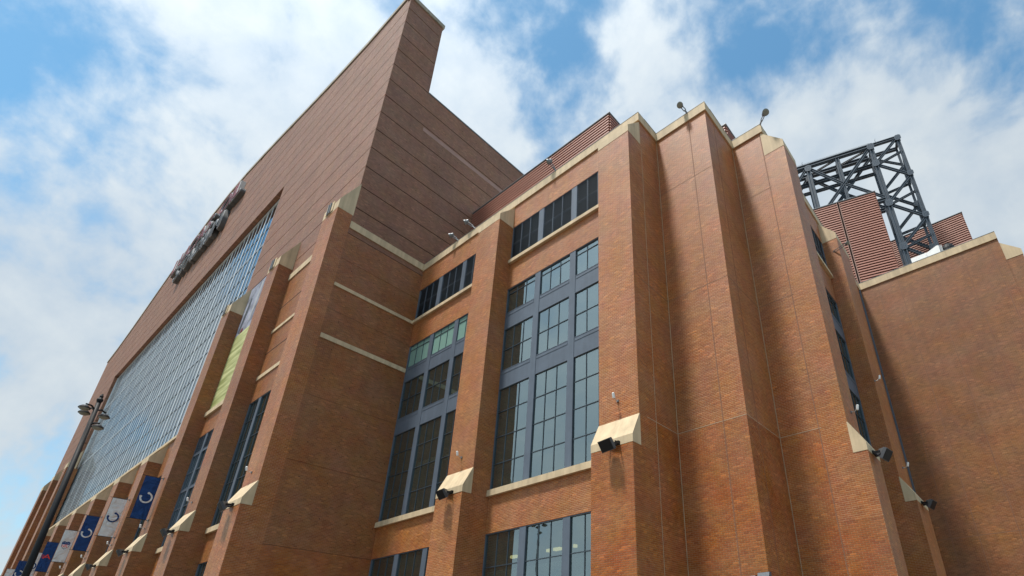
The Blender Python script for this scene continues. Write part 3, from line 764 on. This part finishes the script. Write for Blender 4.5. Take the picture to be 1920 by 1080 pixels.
# ------------------------------------------------------------------ sign letters
def letters(word, label, x0, x1, z0, z1, face, rim, body='letter_side'):
    yb, yf = AW-0.0005, 0.614
    root = thing('sign', label, 'sign', ((x0+x1)/2, yf, z0))
    base = root_base(root)
    def text_curve(ch, ext, off, size):
        c = bpy.data.curves.new('letter', 'FONT'); c.body = ch; c.size = size; c.extrude = ext; c.offset = off; c.resolution_u = 3
        return c
    # measure advance widths with a throw-away object
    def to_mesh(c):
        o_ = bpy.data.objects.new('tmp', c); COL.objects.link(o_); dg = bpy.context.evaluated_depsgraph_get(); dg.update()
        me = bpy.data.meshes.new_from_object(o_.evaluated_get(dg)); bpy.data.objects.remove(o_); return me
    H = (z1-z0)*S; size = H/0.729*1.0
    widths = []; ms = []
    for ch in word:
        if ch == ' ': widths.append(None); ms.append(None); continue
        me = to_mesh(text_curve(ch, 0.0, 0.0, size)); xs_ = [v.co.x for v in me.vertices]
        widths.append((min(xs_), max(xs_)))
    total = sum((w[1]-w[0]) if w else H*0.45 for w in widths)
    gap = 0.10*H
    full = total+gap*(len(word)-1); k = (x1-x0)*S/full
    x = x0*S; dep = (yb-yf)*S
    for ch, w in zip(word, widths):
        if w is None: x += H*0.45*k+gap*k; continue
        par = None
        for (nm, ext, off, yy, mt_) in (('letter', dep/2, 0.20, yf*S+dep/2, body), ('letter_rim', 0.04, 0.10, yf*S-0.045, rim), ('letter_face', 0.03, -0.055, yf*S-0.12, face)):
            me = to_mesh(text_curve(ch, ext, off, size)); me.name = nm
            for v in me.vertices:
                a, b_, c_ = v.co
                v.co = Vector((x+(a-w[0])*k, yy-c_, z0*S+EYE+b_))-base
            me.materials.clear(); me.materials.append(MAT[mt_])
            ob = bpy.data.objects.new(nm, me); COL.objects.link(ob); ob.parent = par or root
            par = par or ob
        x += ((w[1]-w[0])+gap)*k
    return root
letters('LUCAS OIL', 'dark red channel letters LUCAS OIL with pale outline high on the stadium gable', -5.80, -4.16, 3.400, 3.590, 'red', 'rim')
letters('STADIUM', 'white outlined grey channel letters STADIUM just above the glass wall', -5.55, -4.43, 3.195, 3.375, 'letter_side', 'rim')

# ------------------------------------------------------------------ banners on the fins
def horseshoe(root, xp, yc, zc, r, mat, out):
    """horseshoe emblem in the plane x = xp (seen from +X): open at the top"""
    ang = [rad(a+36) for a in range(-222, 43, 8)]
    pin, pout = [], []
    for a in ang:
        ex = 1.0; yy, zz_ = math.cos(a)*r*0.95*ex, math.sin(a)*r
        ri = 0.72
        pout.append((yc+yy, zc+zz_)); pin.append((yc+yy*ri, zc+zz_*0.74))
    poly = pout+list(reversed(pin)); mb = MB(); n_ = len(pout)
    vs_ = [(xp, p[0], p[1]) for p in pout+pin]+[(xp+out, p[0], p[1]) for p in pout+pin]
    fs = []
    for i in range(n_-1):
        fs += [(i, i+1, n_+i+1, n_+i), (2*n_+i, 2*n_+n_+i, 2*n_+n_+i+1, 2*n_+i+1), (i, 2*n_+i, 2*n_+i+1, i+1), (n_+i, n_+i+1, 3*n_+i+1, 3*n_+i)]
    fs += [(0, n_, 3*n_, 2*n_), (n_-1, 3*n_-1, 4*n_-1, 2*n_-1)]
    mb.add(vs_, fs)
    for p, q in ((pout[0], pin[0]), (pout[-1], pin[-1])):
        c_ = ((p[0]+q[0])/2, (p[1]+q[1])/2); mb.lathe([(r*0.20, 0), (r*0.20, out*1.1)], (xp, c_[0], c_[1]), (1, 0, 0), 10)
    mb.build('horseshoe_emblem', mat, root)
def flat_text(root, word, xp, yc, zc, h, mat, wfit=None):
    c = bpy.data.curves.new('printed_letters', 'FONT'); c.body = word; c.size = h*S/0.729; c.extrude = 0.004
    o_ = bpy.data.objects.new('tmp', c); COL.objects.link(o_); dg = bpy.context.evaluated_depsgraph_get(); dg.update()
    me = bpy.data.meshes.new_from_object(o_.evaluated_get(dg)); bpy.data.objects.remove(o_)
    xs_ = [v.co.x for v in me.vertices]; a0, a1 = min(xs_), max(xs_); k = (wfit*S/(a1-a0)) if wfit else 1
    base = root_base(root)
    for v in me.vertices:
        a, b_, c_ = v.co
        v.co = Vector((xp*S+c_, yc*S+(a-(a0+a1)/2)*k, zc*S+EYE+b_-h*S/2))-base
    me.materials.clear(); me.materials.append(MAT[mat]); ob = bpy.data.objects.new('printed_letters', me); COL.objects.link(ob); ob.parent = root
BAN = [(-3.020, 'navy', 'horse', 'cloth', 'blue street banner with white horseshoe, nearest one on the brick fins'),
       (-3.555, 'cloth', 'horse', 'navy', 'white street banner with blue horseshoe, right of the second blue one'),
       (-4.090, 'navy', 'horse', 'cloth', 'blue street banner with white horseshoe between two white banners'),
       (-4.625, 'cloth', 'shield', 'navy', 'white street banner with a small blue and red shield'),
       (-5.160, 'navy', 'mark', 'orange_red', 'blue street banner with a red letter mark'),
       (-5.695, 'cloth', 'horse', 'navy', 'white street banner partly behind the dark lamp post'),
       (-6.230, 'navy', 'horse', 'cloth', 'blue street banner left of the lamp post at the picture foot'),
       (-6.800, 'cloth', None, None, 'plain pale street banner at the lower left, farthest of the row')]
for (xb, mt_, kind, em, lab) in BAN:
    y0, y1 = 0.5200, 0.5775
    rt_ = thing('street_banner', lab, 'banner', (xb, 0.5865, 0.69), 'street banners hung from the brick fins')
    # slightly billowed cloth
    m = MB(); nv, nh = 12, 5; vs_ = []
    for k in range(2):
        for i in range(nv+1):
            for j in range(nh+1):
                z = 0.595+(0.782-0.595)*i/nv; y = y0+(y1-y0)*j/nh
                bl_ = 0.0016*math.sin(math.pi*i/nv)*math.sin(math.pi*j/nh+0.4*i/nv)
                vs_.append((xb+bl_+k*0.0005, y, z))
    fs = []; st = (nv+1)*(nh+1)
    for i in range(nv):
        for j in range(nh):
            a = i*(nh+1)+j; q = (a, a+1, a+nh+2, a+nh+1); fs += [q, tuple(st+w_ for w_ in reversed(q))]
    m.add(vs_, fs).build('banner_cloth', mt_, rt_, smooth=True)
    for z in (0.594, 0.784):
        MB().tube([(xb, 0.508, z), (xb, 0.5868, z)], 0.0013, 8).build('bracket_arm', 'dark', rt_)
        MB().box(xb-0.006, xb+0.006, 0.5835, 0.5862, z-0.004, z+0.004).build('bracket_plate', 'grey', rt_)
    if kind == 'horse': horseshoe(rt_, xb+0.0022, 0.549, 0.688, 0.0245, em, 0.0006)
    if kind == 'shield':
        yc, zc = 0.549, 0.692; pts = [(-0.019, 0.018), (-0.010, 0.024), (0, 0.021), (0.010, 0.024), (0.019, 0.018), (0.017, -0.008), (0.0, -0.024), (-0.017, -0.008)]
        MB().prism([(yc+a, zc+b_) for a, b_ in pts], xb+0.0022, xb+0.0026, 0).build('shield_emblem', 'navy', rt_)
        MB().prism([(yc+a*0.86, zc+0.002+b_*0.80-0.004) for a, b_ in pts[5:]+[(-0.0185, 0.009), (0.0185, 0.009)]], xb+0.0026, xb+0.0029, 0).build('shield_field', 'cloth', rt_)
        flat_text(rt_, 'NFL', xb+0.0033, yc, zc-0.003, 0.018, 'orange_red', 0.028)
        for q in range(4): MB().lathe([(0.0016, 0), (0.0016, 0.0004)], (xb+0.0026, yc-0.011+0.0073*q, zc+0.0145), (1, 0, 0), 6).build('star', 'cloth', rt_)
    if kind == 'mark':
        flat_text(rt_, 'A', xb+0.0024, 0.549, 0.69, 0.030, 'orange_red', 0.040)
        for q in range(3): MB().box(xb+0.0022, xb+0.0026, 0.522-0.0006*q, 0.545-0.004*q, 0.681+0.007*q, 0.6835+0.007*q).build('stripe_print', 'orange_red', rt_)

# ------------------------------------------------------------------ floodlights on the ledges
def floodlight(at, look, label, k=1.0):
    """black box floodlight on a yoke; at = ledge fixing point, look = unit direction of the lens (survey axes)"""
    k *= 0.86
    rt_ = thing('floodlight', label, 'floodlight', at, 'black floodlights on the pier ledges')
    d = Vector(look).normalized(); out_ = Vector((d.x, d.y, 0)).normalized(); sd = out_.cross(Vector((0, 0, 1))).normalized()
    c = Vector(at)+out_*0.026*k+Vector((0, 0, -0.007*k)); u = sd.cross(d).normalized()
    def fr(t, w, h): 
        return [c+d*t+sd*a*w+u*b_*h for a, b_ in ((-1, -1), (1, -1), (1, 1), (-1, 1))]
    A, B, Cc = fr(-0.014*k, 0.010*k, 0.007*k), fr(0.002*k, 0.022*k, 0.0155*k), fr(0.010*k, 0.0225*k, 0.016*k)
    fs = [(0,3,2,1)]
    for r_ in range(2):
        for i in range(4): j = (i+1) % 4; fs.append((r_*4+i, r_*4+j, r_*4+4+j, r_*4+4+i))
    fs.append((8, 9, 10, 11))
    MB().add(A+B+Cc, fs).build('housing', 'charcoal', rt_)
    l_ = fr(0.0106*k, 0.0205*k, 0.014*k); l2 = fr(0.0102*k, 0.0205*k, 0.014*k)
    MB().add(l2+l_, [(0,3,2,1),(4,5,6,7),(0,1,5,4),(1,2,6,5),(2,3,7,6),(3,0,4,7)]).build('lens', 'dark', rt_)
    y_ = MB()
    for s_ in (-1, 1):
        y_.bar(c+sd*s_*0.0235*k-d*0.003*k, Vector(at)+sd*s_*0.014*k-out_*0.001, 0.003*k, 0.006*k)
    y_.build('yoke', 'dark', rt_)
    MB().bar(Vector(at)-out_*0.004, Vector(at)+out_*0.005, 0.034*k, 0.010*k).build('mounting_plate', 'dark', rt_)
FLD = Vector((0, -0.80, -0.60))
floodlight((-0.694, 0.9085, 0.4560), (-0.10, -0.80, -0.55), 'black floodlight on the large right-hand pier beside the tall window')
floodlight((-1.287, 0.9030, 0.4560), (-0.10, -0.80, -0.55), 'black floodlight on the narrow pier between the two window bays')
floodlight((-1.900, 0.5560, 0.4560), (-0.10, -0.80, -0.55), 'black floodlight on the corner pier of the stadium')
floodlight((-2.440, 0.5560, 0.4560), (-0.10, -0.80, -0.55), 'black floodlight on the fin left of the corner pier')
for i, xr in enumerate([-2.955]+FIN_SMALL[:4]):
    floodlight((xr-0.06, 0.5560, 0.4560), (-0.10, -0.80, -0.55),
        ['black floodlight on the fin just below the nearest blue banner', 'black floodlight below the nearer white horseshoe banner', 'black floodlight below the second blue horseshoe banner', 'black floodlight below the white shield banner', 'black floodlight below the red marked blue banner'][i])
floodlight((-0.2580, 1.350, 0.4560), (0.80, -0.10, -0.55), 'black floodlight sticking out from the right corner pier')
floodlight((-0.2640, 1.905, 0.4560), (0.80, -0.10, -0.55), 'black floodlight on the farther side pier against the shaded wall')

# ------------------------------------------------------------------ security cameras
def camera_unit(at, F, label):
    rt_ = thing('security_camera', label, 'camera', at, 'small white security cameras on the piers')
    a = Vector(at); o_ = Vector((0, -1, 0)) if isinstance(F, Front) else Vector((1, 0, 0)); sd = Vector((0, 0, 1)).cross(o_)
    MB().bar(a, a+o_*0.003, 0.006, 0.006).build('wall_plate', 'grey', rt_)
    e = a+o_*0.014+sd*0.0+Vector((0, 0, 0.004))
    MB().tube([a+o_*0.003, a+o_*0.010, e], 0.0010, 8).build('arm', 'galv', rt_)
    MB().lathe([(0.0030, 0), (0.0034, 0.0015), (0.0034, 0.0125), (0.002, 0.014)], e+Vector((0, 0, -0.002))+o_*0.002, Vector((0, 0, 1))*0.9+o_*0.25, 12).build('camera_body', 'white', rt_, smooth=False)
camera_unit((-0.7055, 0.9385, 0.580), FW, 'white security camera on the large pier above its stone ledge')
camera_unit((-1.2945, 0.9335, 0.574), FW, 'white security camera on the narrow pier between the windows')
camera_unit((-0.2890, 1.3580, 0.577), S3, 'white security camera on the right corner pier above its ledge')
camera_unit((-0.2955, 1.930, 0.585), S3, 'white security camera on the farther side pier, lower right')
camera_unit((-0.2955, 1.840, 0.870), S3, 'small grey camera halfway up the farther side pier')
camera_unit((-1.915, AW-0.0605, 0.572), FA, 'white security camera on the stadium corner pier')
camera_unit((-2.455, AW-0.0605, 0.572), FA, 'white security camera on the fin left of the corner pier')
for i, xr in enumerate([-2.955]+FIN_SMALL[:3]):
    camera_unit((xr-0.075, AW-0.0605, 0.560), FA, ['white security camera under the nearest blue banner', 'white security camera under the nearer white banner', 'white security camera under the second blue banner', 'white security camera under the shield banner'][i])

# ------------------------------------------------------------------ rooftop spot lamps on the coping
def spot(base, head, look, label, k=1.0):
    rt_ = thing('roof_lamp', label, 'lamp', base, 'round spot lamps on the roof edge')
    k *= 0.85; b_, h = Vector(base), Vector(head); d = Vector(look).normalized(); sd = (h-b_).cross(Vector((0, 1, 0.3))).normalized()*0.0035
    ar = MB().bar(b_+Vector((0, 0, -0.004)), b_+(h-b_)*0.35, 0.004)
    for s_ in (-1, 1): ar.bar(b_+(h-b_)*0.3+sd*s_, b_+(h-b_)*0.95+sd*s_, 0.0022)
    ar.build('bracket', 'grey', rt_)
    MB().lathe([(r_*k, t_*k) for r_, t_ in ((0.004, -0.014), (0.0075, -0.012), (0.0085, -0.004), (0.0118, 0.004), (0.0122, 0.010))], h, d, 18).build('housing', 'grey', rt_, smooth=False)
    MB().lathe([(r_*k, t_*k) for r_, t_ in ((0.0108, 0.0101), (0.009, 0.0108), (0.003, 0.0112))], h, d, 18).build('lens', 'lens', rt_)
spot((-0.5165, 1.101, 1.650), (-0.5270, 1.080, 1.673), (0.05, -0.75, -0.65), 'round spot lamp on the coping above the second brick step')
spot((-0.3470, 1.2935, 1.650), (-0.3180, 1.2700, 1.655), (0.55, -0.6, -0.55), 'round spot lamp on the coping at the right roof corner', 1.1)
spot((-1.5850, 0.9965, 1.650), (-1.6150, 0.9750, 1.680), (-0.7, -0.5, -0.4), 'small roof lamp left of the narrow pier, lower of two')
spot((-1.4730, 0.9965, 1.650), (-1.5150, 0.9750, 1.695), (-0.7, -0.5, -0.4), 'roof lamp left of the narrow pier, upper of two')
spot((-1.0140, 0.9965, 1.650), (-1.0300, 0.9750, 1.692), (-0.7, -0.5, -0.4), 'roof lamp standing before the red louvred screen')
spot((-0.3460, 1.850, 1.450), (-0.2600, 1.800, 1.432), (0.6, -0.5, -0.5), 'lamp above the farther side pier before the big red screen', 0.7)
def roof_box(x, y, z0, w, d, h, label):
    rt_ = thing('roof_floodlight', label, 'floodlight', (x, y, z0))
    MB().prism([(x-w, z0+h*0.2), (x+w*0.6, z0+h*0.35), (x+w, z0+h), (x-w*0.9, z0+h*0.9)], y, y+d, 1).build('housing', 'dark', rt_)
    MB().bar((x, y+d/2, z0-0.04), (x, y+d/2, z0+h*0.4), 0.006).build('bracket', 'grey', rt_)
roof_box(-0.700, 1.23, 1.795, 0.028, 0.03, 0.040, 'dark floodlight back showing over the first roof notch')
roof_box(-1.330, 1.02, 1.660, 0.012, 0.012, 0.035, 'small dark floodlight on the roof above the narrow pier')

# ------------------------------------------------------------------ red louvred roof screens
def screen(label, p0, p1, z0, z1, ret, seam=None, vis=1.7, group='red louvred screens hiding the roof plant'):
    """louvred screen from p0 to p1 in plan (facing the street), with a return running back"""
    rt_ = thing('louvred_screen', label, 'louvre screen', (p0[0], p0[1], z0), group)
    a, b = Vector((p0[0], p0[1], 0)), Vector((p1[0], p1[1], 0)); d = (b-a).normalized(); n_ = Vector((d.y, -d.x, 0)); L_ = (b-a).length
    def pt(u, o, z): q = a+d*u+n_*o; return (q.x, q.y, z)
    def obox(mb, u0, u1, o0, o1, za, zb):
        vs_ = [pt(u0,o1,za),pt(u1,o1,za),pt(u1,o0,za),pt(u0,o0,za),pt(u0,o1,zb),pt(u1,o1,zb),pt(u1,o0,zb),pt(u0,o0,zb)]
        return mb.add(vs_, [(0,3,2,1),(4,5,6,7),(0,1,5,4),(1,2,6,5),(2,3,7,6),(3,0,4,7)])
    obox(MB(), 0.001, L_-0.0015, -0.010, -0.002, z0, z1-0.001).build('backing', 'rib_dark', rt_)
    obox(MB(), L_-0.014, L_-0.0016, -ret, -0.0105, z0, z1-0.001).build('return_backing', 'rib_dark', rt_)
    PT = 0.0172; k = 0; z = z1-0.008
    runs = [(0.0, L_)] if seam is None else [(0.0, seam-0.006), (seam+0.006, L_)]
    low = 0
    while z > vis:
        for (u0, u1) in runs:
            m = MB(); vs_ = []
            for u in (u0, u1):
                vs_ += [pt(u, -0.001, z), pt(u, 0.0060, z-0.0020), pt(u, 0.0068, z-0.0105), pt(u, -0.001, z-0.0085)]
            m.add(vs_, [(0,1,2,3),(7,6,5,4),(0,4,5,1),(1,5,6,2),(2,6,7,3),(3,7,4,0)]).build('slat', 'rib', rt_)
        m = MB(); vs_ = []
        for o_ in (-0.0005, -ret):
            vs_ += [pt(L_-0.001, o_, z), pt(L_+0.0054, o_, z-0.0020), pt(L_+0.0062, o_, z-0.0105), pt(L_-0.001, o_, z-0.0085)]
        m.add(vs_, [(0,1,2,3),(7,6,5,4),(0,4,5,1),(1,5,6,2),(2,6,7,3),(3,7,4,0)]).build('slat', 'rib', rt_)
        z -= PT
    obox(MB(), -0.002, L_+0.008, -0.012, 0.0095, z1-0.0035, z1).build('top_trim', 'grey', rt_)
    obox(MB(), L_-0.002, L_+0.008, -ret, -0.0122, z1-0.0035, z1).build('top_trim', 'grey', rt_)
    if seam is not None:
        for s_ in (-1, 1): obox(MB(), seam+s_*0.0062-0.0016, seam+s_*0.0062+0.0016, -0.001, 0.0085, z0, z1-0.004).build('seam_trim', 'pale', rt_)
        obox(MB(), seam-0.0044, seam+0.0044, -0.0015, -0.0012, z0, z1-0.004).build('seam_gap', 'joint', rt_)
    return rt_
screen('long low red louvred screen running back to the stadium wall', (-1.834, 1.2184), (-0.931, 1.2184), 1.60, 2.135, 0.11, vis=1.90)
screen('small red louvred box peeping over the roof notch', (-0.75, 1.50), (-0.541, 1.50), 1.60, 2.022, 0.16, vis=1.80)
dd = Vector((0.9664, 0.2571, 0)); A2 = Vector((-0.62, 2.689, 0))
Lb = ((-0.1974+0.62)/0.9664); P1 = A2+dd*Lb
screen('tall red louvred screen left of the steel frame, with a dark vertical seam', (A2.x, A2.y), (P1.x, P1.y), 1.60, 2.50, 0.30, seam=(-0.3894+0.62)/0.9664, vis=1.70)
screen('red louvred screen behind the foot of the steel frame', (-0.45, 3.62), (0.188, 3.62), 1.60, 2.732, 0.30, vis=2.2)

# ------------------------------------------------------------------ slate steel frame
tr = thing('steel_frame', 'slate grey laced steel gantry frame rising behind the roof', 'steel frame', (0.0147, 3.3047, 1.60))
T0 = Vector((0.0147, 3.3047, 0)); TU = Vector((0.9635, 0.2678, 0)); TN = Vector((-0.2678, 0.9635, 0))
def tp(s_, z, w=0.0): q = T0+TU*s_+TN*w; return Vector((q.x, q.y, z))
def mem(name, s0, z0, s1, z1, w=0.014, w0=0.0, w1=None):
    w *= 1.15
    a, b_ = tp(s0, z0, w0), tp(s1, z1, w0 if w1 is None else w1)
    d = (b_-a).normalized(); m = MB(); side = TN if abs(d.dot(TN)) < 0.9 else TU
    # I-section: two flanges and a web
    n_ = d.cross(side).normalized(); fl = w*0.5
    m.bar(a-n_*fl*0.85, b_-n_*fl*0.85, w*0.22, w, upv=tuple(side)); m.bar(a+n_*fl*0.85, b_+n_*fl*0.85, w*0.22, w, upv=tuple(side)); m.bar(a, b_, w*1.5, w*0.25, upv=tuple(side))
    return m.build(name, 'steel', tr)
def gus(s_, z, r=0.028, w0=0.0):
    r *= 0.95; m = MB()
    for o_ in (-0.0125, 0.0125):
        pts = [(-1, -0.6), (-0.5, -1), (0.5, -1), (1, -0.6), (1, 0.6), (0.5, 1), (-0.5, 1), (-1, 0.6)]
        vs_ = [tp(s_+a*r*0.8, z+b_*r, w0+o_-0.001) for a, b_ in pts]+[tp(s_+a*r*0.8, z+b_*r, w0+o_+0.001) for a, b_ in pts]
        m.add(vs_, [tuple(range(8)), tuple(range(15, 7, -1))]+[(i, (i+1) % 8, 8+(i+1) % 8, 8+i) for i in range(8)])
    g_ = m.build('gusset_plate', 'steel', tr)
    bm_ = MB()
    for i in range(3):
        for j in range(3):
            q = tp(s_+(i-1)*r*0.36, z+(j-1)*r*0.45, w0-0.0136); bm_.lathe([(0.0017, 0), (0.0015, -0.0012)], q, TN, 6)
    bm_.build('bolts', 'steel', g_)
SL, SR = -0.187, -0.014; LE = -1.30; WR = 0.10
for w0 in (0.0, WR):
    mem('column', SL, 1.6, SL, 3.31, 0.019 if w0 == 0 else 0.012, w0); mem('column', SR, 1.6, SR, 3.318, 0.014 if w0 == 0 else 0.009, w0)
    mem('top_chord', LE, 3.306, SL-0.012, 3.306, 0.024, w0); mem('top_chord', SL+0.012, 3.310, SR+0.004, 3.310, 0.018, w0)
    mem('bottom_chord', LE, 2.795, SL-0.012, 2.795, 0.022, w0)
    mem('column', LE, 1.6, LE, 3.31, 0.022, w0)
    zl = [3.128-0.374*k for k in range(4)]; zr = [3.317-0.374*k for k in range(5)]
    if w0 > 0: zl = [z-0.187 for z in zl]; zr = [z-0.187 for z in zr]; mem('brace', SL, 3.29, SR, zr[0]+0.02, 0.011, w0)
    for k in range(4):
        mem('diagonal', SR, zr[k]-0.004, SL, zl[k]+0.004, 0.013, w0); 
        if k < 3 or w0 == 0: mem('diagonal', SL, zl[k]-0.004, SR, zr[k+1]+0.004, 0.013, w0)
        mem('brace', SL, zl[k]-0.014, SR, zl[k]+0.045 if w0 == 0 else zl[k]+0.02, 0.011, w0)
        if w0 == 0: gus(SL, zl[k], 0.030)
        gus(SR, zr[k+1]+0.012, 0.024, w0)
    if w0 == 0: gus(SR, 3.300, 0.026); gus(SL, 3.295, 0.030)
    # beam bays
    mem('vertical', -0.610, 3.29, -0.610, 2.81, 0.020, w0); mem('vertical', -0.410, 3.29, -0.410, 3.05, 0.018, w0); mem('vertical', -0.410, 3.03, -0.410, 2.81, 0.012, w0)
    mem('diagonal', -0.600, 3.275, -0.415, 3.040, 0.014, w0); mem('diagonal', SL-0.01, 3.290, -0.600, 2.81, 0.015, w0)
    mem('diagonal', -0.405, 3.035, -0.20, 2.82, 0.013, w0)
    mem('diagonal', -0.625, 3.28, -0.95, 2.82, 0.014, w0); mem('diagonal', -0.95, 3.28, -0.625, 2.82, 0.013, w0); mem('vertical', -0.95, 3.29, -0.95, 2.81, 0.018, w0)
    gus(-0.610, 3.275, 0.030, w0)
mem('side_girt', SL, 3.20, SL, 3.20, 0.014, 0.01, WR) if False else None
for s_ in (SL, SR, -0.410, -0.610, -0.95, LE):
    for z in (3.306,): mem('cross_tie', s_, z, s_, z, 0.013, 0.012, WR-0.012)
mem('inner_chord', LE, 3.185, SL, 3.185, 0.020, WR*0.62); mem('inner_chord', LE, 3.14, SL, 3.14, 0.016, WR)
for (a, b_) in ((SL, -0.410), (-0.410, -0.610), (-0.610, -0.95)):
    mem('lateral_brace', a, 3.30, b_, 3.30, 0.010, 0.012, WR-0.012)
for z0, z1 in ((3.13, 2.94), (2.75, 2.57)): mem('cross_tie', SR, z0, SR, z1, 0.011, 0.010, WR-0.01); mem('cross_tie', SL, z0, SL, z1, 0.011, 0.010, WR-0.01)
hr = MB().tube([tp(LE, 3.352, 0.01), tp(SL, 3.352, 0.01)], 0.0010, 6)
for i in range(9): s_ = LE+(SL-LE)*i/8; hr.tube([tp(s_, 3.318, 0.01), tp(s_, 3.353, 0.01)], 0.0010, 6)
hr.build('handrail', 'galv', tr)
for s_ in (-0.640, -0.145): MB().tube([tp(s_, 3.32, 0.01), tp(s_, 3.362, 0.01), tp(s_+0.004, 3.37, 0.005)], 0.0016, 6).build('beacon', 'dark', tr)

# rooftop plant before the frame
dk = thing('roof_duct', 'white roof duct lying behind the coping at the foot of the steel frame', 'duct', (-0.05, 2.62, 1.72))
MB().prism([(-0.117, 1.806), (-0.045, 1.817), (-0.004, 1.834), (0.006, 1.834), (0.006, 1.70), (-0.117, 1.70)], 2.60, 2.68, 1).build('duct_body', 'white', dk)
MB().box(-0.119, -0.052, 2.596, 2.5995, 1.775, 1.815).build('duct_flange', 'white', dk)
for i in range(3): MB().box(0.0065+0.0045*i, 0.0090+0.0045*i, 2.61, 2.67, 1.70, 1.836).build('duct_fin', 'galv', dk)
vt = thing('roof_vent', 'dark domed roof vent beside the white duct', 'vent', (0.038, 2.64, 1.70))
MB().lathe([(0.024, 0.0), (0.0285, 0.03), (0.0285, 0.115), (0.022, 0.135), (0.010, 0.145)], (0.0385, 2.64, 1.70), (0, 0, 1), 20).build('vent_hood', 'dark', vt, smooth=False)
MB().lathe([(0.016, -0.09), (0.016, 0.0)], (0.0385, 2.64, 1.70), (0, 0, 1), 14).build('vent_stack', 'galv', vt)

# ------------------------------------------------------------------ street lamp by the road
LX, LY = -1.880, 0.1680
lamp = thing('street_lamp', 'tall black street lamp with four round lamp heads before the stadium', 'street lamp', (LX, LY, GZ))
top = 0.655
MB().tube([(LX+0.02, LY+0.0145, GZ), (LX, LY, top)], 0.0085, 14, 0.0050).build('pole', 'dark', lamp, smooth=True)
MB().lathe([(0.018, 0), (0.018, 0.03), (0.012, 0.06), (0.0095, 0.07)], (LX+0.02, LY+0.0145, GZ), (0, 0, 1), 16).build('pole_base', 'dark', lamp)
MB().lathe([(0.0062, 0), (0.0075, 0.006), (0.0035, 0.012), (0.0045, 0.016), (0.001, 0.024)], (LX, LY, top), (0, 0, 1), 12).build('finial', 'dark', lamp)
for k, (ang, dz) in enumerate(((20, -0.075), (110, -0.030), (200, -0.030), (290, -0.030))):
    a = rad(ang+15); hx, hy, hz = LX+math.cos(a)*0.029, LY+math.sin(a)*0.029, top+dz
    ar = MB().tube([(LX, LY, hz+0.004), (LX+math.cos(a)*0.014, LY+math.sin(a)*0.014, hz+0.012), (hx, hy, hz+0.010)], 0.0022, 8).build('arm', 'dark', lamp)
    hd = MB().lathe([(0.003, 0.0060), (0.007, 0.0048), (0.0122, 0.0), (0.0131, -0.0030), (0.0116, -0.0030)], (hx, hy, hz), (0, 0, 1), 22).build('lamp_head', 'dark', lamp)
    MB().lathe([(0.0113, -0.0031), (0.0098, -0.0056), (0.0066, -0.0076), (0.0026, -0.0085)], (hx, hy, hz), (0, 0, 1), 20).build('lamp_glass', 'lens', hd)

# ------------------------------------------------------------------ real brickwork on the faces nearest the eye
ZB0, ZB1 = 0.13, 0.4505
FB = Front(1.0-0.0910)
brick_skin(wing, F3, -0.4548, -0.3570, ZB0, 0.34, singles=0)
brick_skin(wing, Front(1.2972), -0.3540, -0.2595, ZB0, 0.30, singles=300)
brick_skin(wing, F2, -0.6422, -0.5192, ZB0, 0.530); brick_skin(wing, F2, -0.5158, -0.4572, ZB0, 0.530)
brick_skin(wing, S2, 1.107, 1.1622, ZB0, 0.530); brick_skin(wing, S2, 1.1648, 1.2965, ZB0, 0.530)
brick_skin(wing, S1, 0.912, 1.0075, ZB0, 0.4505); brick_skin(wing, S1, 1.0105, 1.1050, ZB0, 0.530)
brick_skin(wing, F3, -0.4548, -0.3570, 0.34, 0.530)
brick_skin(wing, FB, -0.7645, -0.6455, ZB0, 0.4505)
brick_skin(hall, SB, 0.558, 0.995, ZB0, 0.3440)

# small dark wall units low on the second brick step
for i, (xw, lab) in enumerate(((-0.4950, 'dark blue-grey wall unit at the foot of the picture, left of the two'), (-0.4640, 'dark blue-grey wall unit at the foot of the picture, by the brick corner'))):
    wu = thing('wall_lamp', lab, 'wall lamp', (xw, 1.1055, 0.135), 'wall units low on the brick step')
    MB().prism([(1.1052, 0.135), (1.1052, 0.177-0.004*(1-i)), (1.0960, 0.176-0.004*(1-i)), (1.0880, 0.160), (1.0880, 0.135)], xw-0.0125, xw+0.0125, 0).build('housing', 'steel', wu)
    MB().box(xw-0.010, xw+0.010, 1.0868, 1.0879, 0.138, 0.156).build('lens', 'lens', wu)
